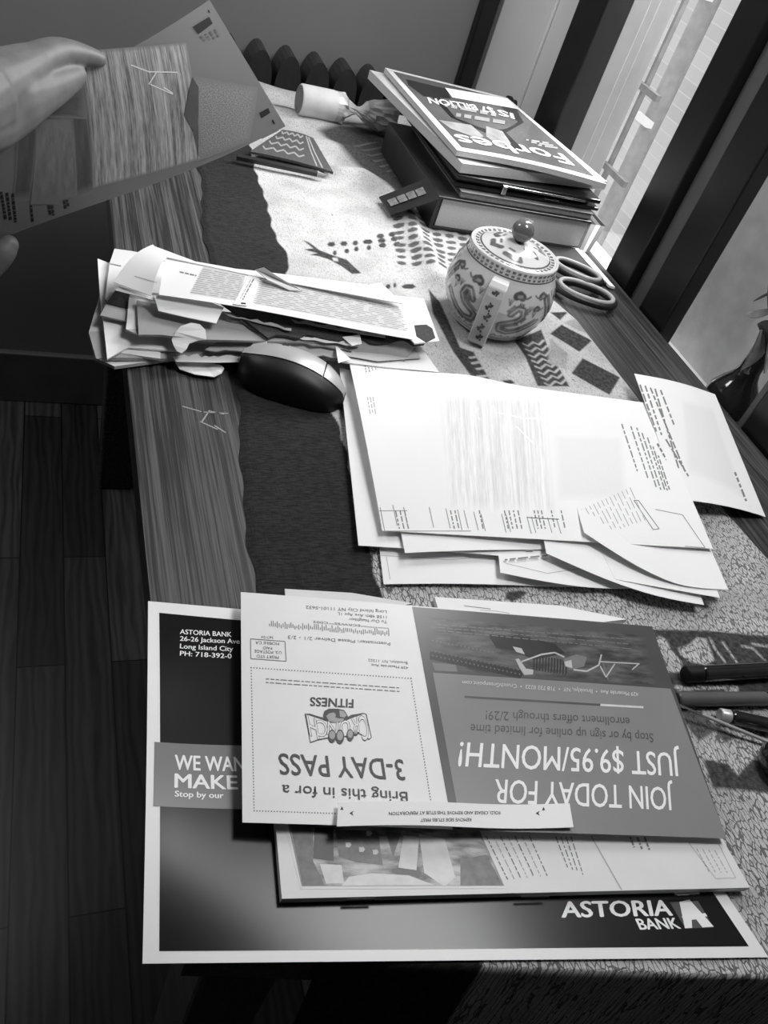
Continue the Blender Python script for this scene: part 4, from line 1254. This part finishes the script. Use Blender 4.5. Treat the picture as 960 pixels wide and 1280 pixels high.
# catalog
ca = root('catalog', W(640, 1110, .004), 'white stapled catalog lying between the bank mailer and the postcard', 'catalog')
cB, cC = W(352, 1124, .0095), W(937, 1110, .0095)
cA, cD = W(356, 742, .0095), Vector((.412, .300, .0095))
lean = W(333, 1030, .0095) - cB
cA = W(322, 765, .0095); cD = cC + lean * (.190 / lean.length)
mb = Sheet([cA, cD, cC, cB], PAPER2, lambda u, v: .0, th=.0045, n=(12, 10))
mb.build('page_block', ca)
ct = Sheet([p + Vector((0, 0, .0006)) for p in (cA, cD, cC, cB)], mat('catalog cover', 0.88, 0.45, 0.4, var=.01), th=.0004, n=(20, 12))
zc = Z(330, 1020, 3.0968); zd = Z(600, 1030, 2.6667)
PH = patch_mat('catalog photo', 0.5, 0.22, 0.78, 'blot', .02, .9, 4.5, .4)
ct.patch(zc((92, 28), (835, 58), (930, 270), (146, 272)), PH, .0002, (20, 8))
PB = mat('photo black', 0.18, .4); PD = mat('photo grey', 0.36, .4, var=.06, scale=200); PL = mat('photo pale', 0.82, .4, var=.04, scale=120)
for q_, m_ in ((((100, 30), (190, 45), (190, 175), (235, 268), (150, 270)), PD), (((195, 45), (268, 45), (270, 175), (190, 165)), PB), (((275, 55), (360, 55), (440, 60), (460, 190), (360, 180), (290, 160)), PD),
              (((330, 235), (420, 222), (560, 230), (660, 268), (300, 270)), PL), (((600, 70), (700, 90), (740, 235), (700, 275), (620, 220)), PL), (((540, 75), (600, 80), (590, 210), (520, 200)), PL), (((760, 170), (860, 150), (925, 268), (760, 270)), PD),
              (((215, 185), (300, 190), (310, 260), (240, 262)), PL), (((470, 60), (530, 65), (500, 160)), PD)):
    ct.poly(zc(*q_), m_, .0004)
for x, y in ((325, 112), (377, 130), (430, 140), (405, 68)): ct.poly(zc((x - 10, y - 9), (x + 8, y - 10), (x + 14, y), (x + 6, y + 10), (x - 8, y + 9)), PL, .0006)
ct.line(zc((84, 28), (143, 280), (935, 278)), 2.0, PAPER, .0005)
for k in range(7): ct.greek(zd((20 + k * 24, 40))[0], zd((92 + k * 22, 185 - k * 2))[0], 1.3, INKL if k % 2 else INKG, word=7)
for k in range(4): ct.greek(zd((252 + k * 17, 42))[0], zd((292 + k * 17, 145 + k * 8))[0], 1.3, INKG, word=7)
ct.line(zd((370, 40), (472, 220)), 1.6, INKL)
for txt, x in (('459', 510), ('2021', 535), ('17143', 556), ):
    pass
for k in range(3): ct.greek(zd((500 + k * 24, 44))[0], zd((514 + k * 26, 78 + k * 6))[0], 2.4, INKG, word=5)
ct.line(zd((695, 62), (795, 66), (852, 180), (786, 182)), .8, INKL, closed=True)
for k in range(4): ct.greek(zd((722 + k * 20, 82 + k * 2))[0], zd((764 + k * 20, 160 + k))[0], 1.2, INKL, word=6)
ct.build('cover', ca)
for k, x in enumerate(((315, 425), (133, 228), (645, 728))):
    zf = zc if k == 0 else zd; y = (318, 238, 229)[k]
    mb = MB(); A_, B_ = W(*zf((x[0], y))[0], .0094), W(*zf((x[1], y - 2))[0], .0094); off = Vector((0, -.0008, 0)); mb.tube([A_ + off, B_ + off], .0006, CHROME, 6); mb.build('staple', ca)

fp2 = Sheet([W(543, 746, .0075), W(700, 757, .0075), W(784, 774, .0075), W(560, 800, .0075)], PAPER, th=.004, n=(6, 6))
z1b = Z(520, 750, 3.0); fp2.line(z1b((180, 22), (280, 34)), .9, INKG); fp2.line(z1b((240, 38), (300, 42), (350, 50)), .9, INKL)
fp2.build; 
tag(fp2.build('folded_leaflet'), 'white folded leaflet peeking out behind the dark half of the postcard', 'leaflet')
wl = Sheet([W(356, 736, .0098), W(440, 741, .0098), W(516, 754, .0098), W(360, 790, .0098)], PAPER2, th=.0015, n=(6, 4))
tag(wl.build('leaflet'), 'white leaflet edge peeking out behind the pale half of the postcard', 'leaflet')

# postcard
pcq = [W(301, 740, .0135), W(815, 783, .0135), W(908, 1048, .0150), W(303, 1028, .0165)]
POST = mat('postcard stock', 0.89, 0.38, 0.5, var=.01)
pc_ = Sheet(pcq, POST, lambda u, v: .0008 * math.sin(math.pi * u), n=(36, 20))
zp = Z(290, 730, 3.5556); zs = Z(500, 740, 2.2857); zk = Z(370, 830, 6.4); zu = Z(300, 760, 6.857); zt = Z(400, 740, 6.857)
DK = mat('postcard dark grey', 0.30, 0.30, 0.5, var=.015, scale=20); MD = mat('postcard mid grey', 0.52, 0.28, 0.5, var=.01, scale=20)
# bottom-right half: dark panel with grey field
pc_.patch([(515, 758.5), (815, 783), (908, 1048), (566, 1037)], DK, .0003, (20, 16))
pc_.patch([(541, 841), (838, 861), (908, 1048), (577, 1038)], MD, .0006, (20, 12))
# gym photograph
GY_ = patch_mat('gym photo', 0.30, 0.20, 0.40, 'blot', .05, .9, 7, .3)
z9 = Z(520, 750, 3.0)
pc_.patch(z9((30, 60), (860, 130), (905, 325), (75, 268)), GY_, .0005, (16, 6))
GB = mat('gym black', 0.13, .3, .5); GP = mat('gym pale', 0.72, .3, .5); GG = mat('gym grey', 0.45, .3, .5, var=.03)
pc_.poly(z9((60, 235), (150, 243), (155, 270), (70, 265)), GG, .0006)
for k in range(22):
    x, y = 62 + k * 15.5, 210 + k * 3.3; pc_.poly(z9((x - 11, y - 14), (x + 4, y - 18), (x + 13, y), (x + 3, y + 16), (x - 10, y + 13)), GB, .0007); pc_.poly(z9((x - 3, y - 4), (x + 3, y - 2), (x + 1, y + 4)), GG, .0009)
for k in range(16):
    x, y = 60 + k * 15, 150 + k * 3; pc_.poly(z9((x, y), (x + 5, y + 1), (x + 3, y + 7)), GG, .0008)
for k in range(12):
    x, y = 440 + k * 11, 205 + k * 2; pc_.poly(z9((x, y), (x + 6, y + 1), (x + 4, y + 60 - k), (x - 2, y + 58)), GB, .0007)
# exercising person: dark body, pale arms and shoes
pc_.poly(z9((270, 130), (420, 140), (520, 165), (560, 200), (440, 225), (370, 190), (300, 180)), GB, .0008)
pc_.line(z9((395, 232), (470, 205), (520, 198), (556, 215)), 2.0, GP, .001); pc_.poly(z9((552, 222), (600, 205), (640, 215), (630, 250), (580, 262), (556, 245)), GG, .001); pc_.poly(z9((556, 232), (582, 226), (586, 256), (560, 250)), GP, .0012)
pc_.line(z9((590, 262), (640, 268), (685, 245), (695, 205)), 2.0, GP, .001)
pc_.poly(z9((372, 222), (385, 220), (412, 258), (440, 262), (438, 280), (405, 282), (385, 250)), GP, .001); pc_.poly(z9((362, 175), (395, 182), (408, 205), (375, 195)), GP, .001)
pc_.line(z9((690, 232), (838, 240)), 1.5, GP, .001); pc_.line(z9((690, 248), (712, 290), (745, 240)), 1.6, GP, .001); pc_.line(z9((700, 236), (720, 300)), 1.4, GG, .001); pc_.line(z9((810, 262), (835, 240)), 1.4, GP, .001)
for k in range(3): pc_.greek(zs((660 - k * 8, 163 - k * 14))[0], zs((105 + k * 2, 110 - k * 8))[0], 1.1, GG, .001, 8)
rt180 = lambda s, txt, a, b, c, m, bold=0.0: s.text(txt, a, b, c, m, bold, .0012)
a, b, c = zs((778, 560), (272, 536), (783, 624)); rt180(pc_, 'JOIN TODAY FOR', a, b, c, WHITE, .01)
a, b, c = zs((797, 462), (172, 430), (803, 527)); rt180(pc_, 'JUST $9.95/MONTH!', a, b, c, WHITE, .01)
TG = mat('dark grey lettering', 0.30, .35)
a, b, c = zs((722, 405), (202, 378), (724, 430)); rt180(pc_, 'Stop by or sign up online for limited time', a, b, c, TG)
a, b, c = zs((655, 360), (245, 340), (657, 384)); rt180(pc_, 'enrollment offers through 2/29!', a, b, c, TG)
pc_.line(zs((184, 300), (572, 323)), 2.6, TG, .001); pc_.line(zs((572, 323), (695, 330)), 2.6, PL, .001)
a, b, c = zs((680, 288), (178, 254), (681, 299)); rt180(pc_, '429 Meserole Ave  \u2022  Brooklyn, NY  \u2022  718 733 8222  \u2022  CrunchGreenpoint.com', a, b, c, PL)
# pale half
ti = mat('postcard text ink', 0.17, .45)
a, b, c = zp((778, 925), (222, 893), (782, 972)); rt180(pc_, 'Bring this in for a', a, b, c, ti, .004)
a, b, c = zp((757, 782), (205, 754), (772, 872)); rt180(pc_, '3-DAY PASS', a, b, c, ti, .008)
a, b, c = zk((458, 284), (115, 268), (457, 350)); rt180(pc_, 'FITNESS', a, b, c, ti, .02)
# emblem: ribbon with fist
BK = mat('emblem black', 0.20, .45); SK = mat('emblem grey', 0.62, .45)
pc_.poly(zk((68, 398), (110, 398), (215, 432), (250, 440), (390, 440), (440, 408), (540, 392), (565, 402), (606, 590), (585, 610), (500, 560), (420, 585), (300, 590), (180, 612), (112, 634)), BK, .0006)
pc_.poly(zk((76, 404), (200, 445), (245, 460), (390, 460), (430, 440), (540, 402), (556, 408), (598, 588), (585, 600), (500, 550), (420, 575), (300, 580), (180, 602), (116, 625)), POST, .0009)
pc_.poly(zk((78, 402), (110, 400), (220, 432), (250, 450), (242, 462), (190, 440)), BK, .0011); pc_.poly(zk((395, 440), (450, 408), (540, 393), (500, 412), (430, 440)), BK, .0011)
for txt, A_, B_, C_ in (('C', (555, 412), (500, 425), (590, 600)), ('R', (492, 425), (440, 438), (505, 545)), ('U', (425, 450), (350, 465), (432, 570)), ('N', (335, 465), (255, 462), (330, 570)), ('C', (245, 465), (165, 450), (250, 590)), ('H', (155, 442), (82, 412), (185, 605))):
    a, b, c = zk(A_, B_, C_); pc_.text(txt, a, b, c, BK, .035, .0013); pc_.text(txt, a, b, c, POST, 0, .0016)
pc_.poly(zk((215, 420), (225, 380), (260, 360), (330, 360), (385, 372), (415, 420), (395, 455), (330, 475), (265, 470), (235, 450)), BK, .0016)
pc_.poly(zk((240, 420), (262, 400), (300, 390), (318, 410), (312, 430), (345, 440), (385, 440), (370, 462), (310, 472), (262, 460)), SK, .0019)
pc_.poly(zk((345, 375), (380, 380), (405, 415), (385, 432), (350, 425)), SK, .0019)
for x, y, w_, h_ in ((288, 580, 34, 52), (350, 585, 34, 58), (432, 572, 30, 48), (476, 556, 20, 20)):
    oc = [(x + w_ * math.cos(t * math.tau / 14), y + h_ * math.sin(t * math.tau / 14)) for t in range(14)]
    pc_.poly(zk(*oc), BK, .0018); pc_.poly(zk(*[(x + (p[0] - x) * .72, y - 8 + (p[1] - y) * .66) for p in oc]), SK, .0021)
# dotted coupon border, address block
pc_.dots(*zp((85, 372), (795, 420)), 3.6, .75, INKM); pc_.dots(*zp((85, 372), (98, 1008)), 3.6, .75, INKM); pc_.dots(*zp((98, 1008), (895, 1035)), 3.6, .75, INKM); pc_.dots(*zp((795, 420), (895, 1035)), 3.6, .75, INKM)
pc_.greek(zp((745, 478))[0], zp((150, 438))[0], 1.3, INKG, word=6); pc_.greek(zp((742, 462))[0], zp((150, 422))[0], 1.3, INKG, word=6)
pc_.line(zu((90, 265), (385, 287), (395, 457), (92, 435)), 1.0, INKM, closed=True)
for txt, a, b, c in (('PRSRT STD', (332, 412), (142, 400), (333, 437)), ('U.S. POSTAGE', (355, 372), (122, 358), (356, 397)), ('PAID', (275, 335), (195, 331), (276, 357)), ('MOBILE CA', (335, 296), (132, 285), (336, 320)), ('367/24', (285, 245), (180, 240), (286, 264))):
    pc_.text(txt, *zu(a, b, c), INKM, 0, .0008)
for txt, a, b, c in (('Postmaster: Please Deliver 2/1 - 2/3', (600, 432), (-275, 374), (602, 458)), ('Long Island City NY 11101-5632', (570, 160), (-120, 118), (571, 186)), ('1158 48th Ave Apt 1L', (570, 206), (150, 175), (571, 230)),
                     ('To Our Neighbor', (575, 246), (245, 222), (576, 270)), ('**********ECRWSS**C002', (590, 300), (-60, 248), (592, 318)), ('429 Meserole Ave', (755, 640), (440, 616), (757, 662)), ('Brooklyn, NY 11222', (748, 598), (412, 574), (750, 620))):
    pc_.text(txt, *zt(a, b, c), INKM, 0, .0008)
for k in range(62):
    t = k / 61; x, y = 696 - t * 530, 222 - t * 38; h_ = random.choice((6, 12, 12, 20)); pc_.line(zp((x, y - h_), (x + 1, y + random.choice((4, 4, 10)))), .9, INKM, .0008)
tag(pc_.build('postcard', smooth=60), 'large two panel fitness postcard upside down on top of the catalog', 'postcard')
# torn stub strip
sb = Sheet([W(423, 1003, .0205), W(712, 1004, .0175), W(717, 1034, .0195), W(421, 1033, .0215)], PAPER, lambda u, v: .0015 * math.sin(math.pi * 2 * u), n=(24, 4))
zz_ = Z(410, 990, 3.0)
sb.text('FOLD, CREASE AND REMOVE THIS STUB AT PERFORATION', *zz_((645, 72), (228, 76), (646, 84)), INK, .01, .0006); sb.text('REMOVE SIDE STUBS FIRST', *zz_((537, 98), (347, 100), (537, 110)), INK, .01, .0006)
for x, y in ((88, 80), (786, 80)): sb.poly(zz_((x - 8, y), (x + 8, y - 9), (x + 3, y), (x + 8, y + 9)), INK, .0006)
for x, y in ((52, 62), (808, 64)): sb.poly(zz_((x - 6, y + 5), (x + 6, y + 5), (x, y - 8)), INK, .0006)
tag(sb.build('perforated_stub', smooth=60), 'narrow white perforated stub lying across the postcard lower edge', 'paper stub')

# ================================================================== PENS
def pen(label, A, B, r, parts, name='pen'):
    A, B = Vector(A), Vector(B); d_ = (B - A).normalized(); Lp = (B - A).length
    rt = root(name, (A + B) / 2 - Vector((0, 0, r)), label, 'pen', 'pens on the cloth')
    for nm, t0, t1, r0, r1, m_ in parts:
        mb = MB(); a_, b_ = A + d_ * Lp * t0, A + d_ * Lp * t1; bl = min(.0008, (b_ - a_).length * .3)
        mb.tube([a_, a_ + d_ * bl, b_ - d_ * bl, b_], [r0 * r * .85, r0 * r, r1 * r, r1 * r * .85], m_, 20); mb.build(nm, rt, smooth=40)
    return rt


GLB = mat('glossy black lacquer', 0.13, 0.14, 0.6, var=.02, coat=1.0); GLG = mat('grey pen barrel', 0.36, 0.30, 0.5, var=.02)
pen('thick glossy black pen farthest from the viewer on the patterned cloth', W(856, 843, .009), W(1040, 834, .009), .0062, (('end_cap', 0, .10, .98, 1.0, BLACKM), ('barrel', .105, .8, 1.0, 1.0, GLB), ('tip', .8, 1, .9, .3, CHROME)))
pen('matt grey pen lying beside the postcard right edge', W(846, 874, .0078), W(1010, 873, .0078), .0052, (('barrel', 0, .66, 1, 1, GLG), ('ring', .66, .68, .9, .9, BLACKP), ('cap', .68, 1, 1.08, 1.05, GLG)))
pen('black pen with round grey end angled below the grey pen', W(899, 893, .0082), W(1030, 922, .0082), .0054, (('end_cap', 0, .10, .85, .9, SILVER), ('barrel', .11, .8, 1, 1, GLB), ('tip', .8, 1, .9, .3, CHROME)))
A, B = W(846, 880, .0125), W(1000, 944, .004)
nd = root('metal_rod', (A + B) / 2, 'thin pale metal rod resting slanted under the postcard edge', 'rod')
mb = MB(); mb.tube([A, A.lerp(B, .2)], .0009, CHROME, 8); mb.tube([A.lerp(B, .2), B], .0013, SILVER, 8); mb.build('rod', nd, smooth=40)
wc = W(972, 960, .004); wt = root('wristwatch', wc, 'dark round watch with pale dial at the right picture edge', 'watch')
mb = MB(); mb.lathe(wc, [(0, 0), (.013, 0), (.0155, .002), (.0165, .006), (.0155, .010), (.0140, .0125), (.0125, .0125)], GLB, 40); mb.build('case', wt, smooth=40)
mb = MB(); mb.lathe(wc, [(.0139, .0126), (.0125, .0138), (.0112, .0126)], CHROME, 60, fn=lambda i, th: 1 + (.03 if int(th / math.tau * 60) % 2 and i == 1 else 0)); mb.build('bezel', wt, smooth=40)
mb = MB(); mb.lathe(wc, [(.0002, .0124), (.0118, .0124), (.0118, .0118)], mat('pale dial', 0.85, .2), 40); mb.build('dial', wt)
mb = MB(); mb.prism([wc + Vector(p) for p in ((.012, -.008, .006), (.05, -.008, .003), (.05, .008, .003), (.012, .008, .006))], (0, 0, -.003), BLACKM); mb.build('strap', wt, bevel=.0008)

# ================================================================== HELD LETTER AND HANDS
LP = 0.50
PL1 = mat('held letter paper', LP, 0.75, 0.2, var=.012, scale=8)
DT, DB, DLT, DLB = .68, .78, .60, .69
hq = [D(-60, 190, DLT), D(262, 0, DT), D(357, 158, DB), D(-60, 322, DLB)]
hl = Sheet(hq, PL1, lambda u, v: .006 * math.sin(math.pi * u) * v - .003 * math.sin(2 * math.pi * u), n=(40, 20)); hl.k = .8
zh = Z(0, 0, 2.6667); zg = Z(0, 40, 4.4138); zi = Z(220, 0, 6.4)
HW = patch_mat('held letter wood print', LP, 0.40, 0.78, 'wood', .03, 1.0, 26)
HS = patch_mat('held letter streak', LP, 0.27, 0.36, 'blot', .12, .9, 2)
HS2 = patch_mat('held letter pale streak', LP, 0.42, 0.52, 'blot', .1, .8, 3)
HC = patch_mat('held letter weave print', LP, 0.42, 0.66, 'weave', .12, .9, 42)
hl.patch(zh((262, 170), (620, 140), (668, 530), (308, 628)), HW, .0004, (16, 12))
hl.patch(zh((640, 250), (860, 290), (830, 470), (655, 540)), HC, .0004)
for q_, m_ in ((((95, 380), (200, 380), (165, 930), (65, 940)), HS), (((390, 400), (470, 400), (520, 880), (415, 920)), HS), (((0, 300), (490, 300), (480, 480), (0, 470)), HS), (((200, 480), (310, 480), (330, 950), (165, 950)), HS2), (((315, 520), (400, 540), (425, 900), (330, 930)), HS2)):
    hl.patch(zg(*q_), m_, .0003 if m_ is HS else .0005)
hl.poly(zh((640, 255), (660, 290), (660, 520), (645, 440), (612, 380), (628, 300)), mat('held letter dark streak', .30, .7), .0012)
for a_, b_ in (((435, 215), (500, 240)), ((495, 238), (590, 240)), ((520, 240), (495, 280)), ((500, 280), (575, 313)), ((545, 290), (575, 310))): hl.line(zh(a_, b_), 1.4, WHITE, .0008)
for k in range(3): hl.greek(zg((5 + k * 32, 880 + k * 5))[0], zg((30 + k * 28, 1030 + k * 10))[0], 3.4, INK, word=4)
for x, y0, y1 in ((170, 955, 1050), (268, 955, 1015), (285, 955, 1010), (352, 930, 975), (368, 925, 965)): hl.greek(zg((x, y0))[0], zg((x + 10, y1))[0], 3.0, INK, word=4)
hl.poly(zi((135, 210), (262, 132), (292, 185), (180, 270)), INK, .0006)
for k in range(4): hl.greek(zi((195 + k * 38, 285 - k * 18))[0], zi((232 + k * 38, 325 - k * 8))[0], 2.6, INKM, word=5)
hl.greek(zi((258, 78))[0], zi((268, 100))[0], 1.6, INK, word=5)
hl.poly(zi((665, 900), (735, 862), (752, 900), (685, 942)), INK, .0006); hl.poly(zi((762, 960), (775, 955), (792, 988), (778, 994)), INK, .0006); hl.line(zi((685, 1108), (820, 1040)), 1, INKG)
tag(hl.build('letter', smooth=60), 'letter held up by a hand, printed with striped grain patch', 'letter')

SKIN = mat('skin', 0.38, 0.55, 0.4, var=.03, scale=60, bump=.05)


def skin_mesh(chains):
    """limbs along chains of (x, y, z, radius), fused into one smooth continuous surface"""
    mb = MB(); m0 = SKIN
    for ch in chains:
        P_ = [Vector(c[:3]) for c in ch]; R_ = [c[3] for c in ch]; k = len(ch); pts = []; rad = []
        for i in range(k - 1):
            a, b, c, d = P_[max(0, i - 1)], P_[i], P_[i + 1], P_[min(k - 1, i + 2)]
            for q_ in range(8):
                t = q_ / 8
                pts.append(.5 * ((2 * b) + (c - a) * t + (2 * a - 5 * b + 4 * c - d) * t * t + (3 * b - a - 3 * c + d) * t ** 3)); rad.append(R_[i] * (1 - t) + R_[i + 1] * t)
        pts.append(P_[-1]); rad.append(R_[-1])
        for sgn, e, n_ in ((1, -1, -2), (-1, 0, 1)):
            dirv = (pts[e] - pts[n_]).normalized(); r0 = rad[e]; base = pts[e].copy()
            for a in (30, 55, 75, 88):
                p = base + dirv * r0 * math.sin(math.radians(a)); r = r0 * math.cos(math.radians(a))
                if sgn < 0: pts.insert(0, p); rad.insert(0, r)
                else: pts.append(p); rad.append(r)
            if sgn < 0: pass
        mb.tube(pts, rad, m0, 18)
    me = bpy.data.meshes.new('sk'); me.from_pydata([tuple(v) for v in mb.v], [], mb.f); ob = bpy.data.objects.new('sk', me); col.objects.link(ob)
    rm = ob.modifiers.new('remesh', 'REMESH'); rm.mode = 'VOXEL'; rm.voxel_size = 0.0016; rm.use_smooth_shade = True
    sm = ob.modifiers.new('smooth', 'SMOOTH'); sm.factor = 0.5; sm.iterations = 5
    out = bpy.data.meshes.new_from_object(ob.evaluated_get(bpy.context.evaluated_depsgraph_get()))
    v = [tuple(p.co) for p in out.vertices]; f = [tuple(p.vertices) for p in out.polygons]
    bpy.data.objects.remove(ob); bpy.data.meshes.remove(me); bpy.data.meshes.remove(out)
    return v, f


def C4(px, py, off, r):
    p = hl.S(*hl.inv(px, py)); d = ray(px, py); t = (p - Vector((0, 0, CH))).length / d.length + off
    p = D(px, py, t); return (p.x, p.y, p.z, r)


wr = C4(-110, 165, -.050, .025); pm = C4(-34, 120, -.030, .030); pq = C4(-30, 122, -.006, .026)
chains1 = [[wr, pm], [wr, pq],
           [pm, C4(16, 94, -.024, .0185), C4(46, 77, -.014, .0130), C4(70, 67, -.006, .0112), C4(97, 68, -.002, .0090), C4(124, 74, .000, .0058)],
           [wr, C4(-30, 140, -.034, .0280), C4(14, 122, -.030, .0240), C4(46, 113, -.024, .0175), C4(74, 103, -.016, .0128), C4(96, 94, -.009, .0078)],
           [pq, C4(4, 100, .006, .0150), C4(38, 108, .016, .0115), C4(62, 116, .014, .0095), C4(84, 126, .011, .0080)],
           [pq, C4(-6, 132, .010, .0140), C4(28, 146, .016, .0110), C4(50, 158, .011, .0078)],
           [pq, C4(-24, 148, .010, .0130), C4(4, 164, .014, .0095), C4(22, 178, .010, .0068)]]
wr2 = C4(-140, 430, -.035, .026); pm2 = C4(-88, 378, -.030, .030)
pq2 = C4(-92, 372, -.004, .024)
chains2 = [[wr2, pm2], [wr2, pq2],
           [pm2, C4(-52, 358, -.024, .0165), C4(-20, 336, -.018, .0130), C4(2, 316, -.013, .0112), C4(11, 306, -.010, .0084)],
           [pq2, C4(-65, 325, .012, .0125), C4(-40, 302, .014, .0098), C4(-20, 285, .010, .0072)],
           [pq2, C4(-85, 328, .014, .0125), C4(-62, 300, .014, .0098), C4(-42, 284, .010, .0072)],
           [pq2, C4(-106, 336, .014, .0120), C4(-88, 310, .014, .0092), C4(-70, 296, .010, .0070)],
           [pq2, C4(-122, 350, .012, .0110), C4(-108, 328, .012, .0084), C4(-94, 316, .009, .0064)]]
el1 = (-.62, .30, -.10); el2 = (-.62, .18, -.14)


def arm(chain, w_, e_):
    w3 = Vector(w_[:3]); e3 = Vector(e_); chain.append([w_] + [(*w3.lerp(e3, t), r) for t, r in ((.12, .027), (.4, .034), (.75, .040), (1.0, .042))])


arm(chains1, wr, el1); arm(chains2, wr2, el2)
prt = root('person', (-.45, .35, -.14), 'person reaching in from the left, two bare hands holding up the printed letter', 'person')
for ch in (chains1, chains2):
    v, f = skin_mesh(ch); mb = MB(); mb.add(v, f, SKIN); mb.build('hand', prt, smooth=180)
SLV = mat('dark sleeve knit', 0.16, 0.9, 0.2, var=.03, scale=200, bump=.2)
for w_, e_ in ((wr, el1), (wr2, el2)):
    w3, e3 = Vector(w_[:3]), Vector(e_); mb = MB()
    mb.tube([w3.lerp(e3, t) for t in (.22, .24, .5, .8, 1.0, 1.08)], [.036, .040, .045, .050, .053, .040], SLV, 24); mb.build('sleeve', prt, smooth=50)
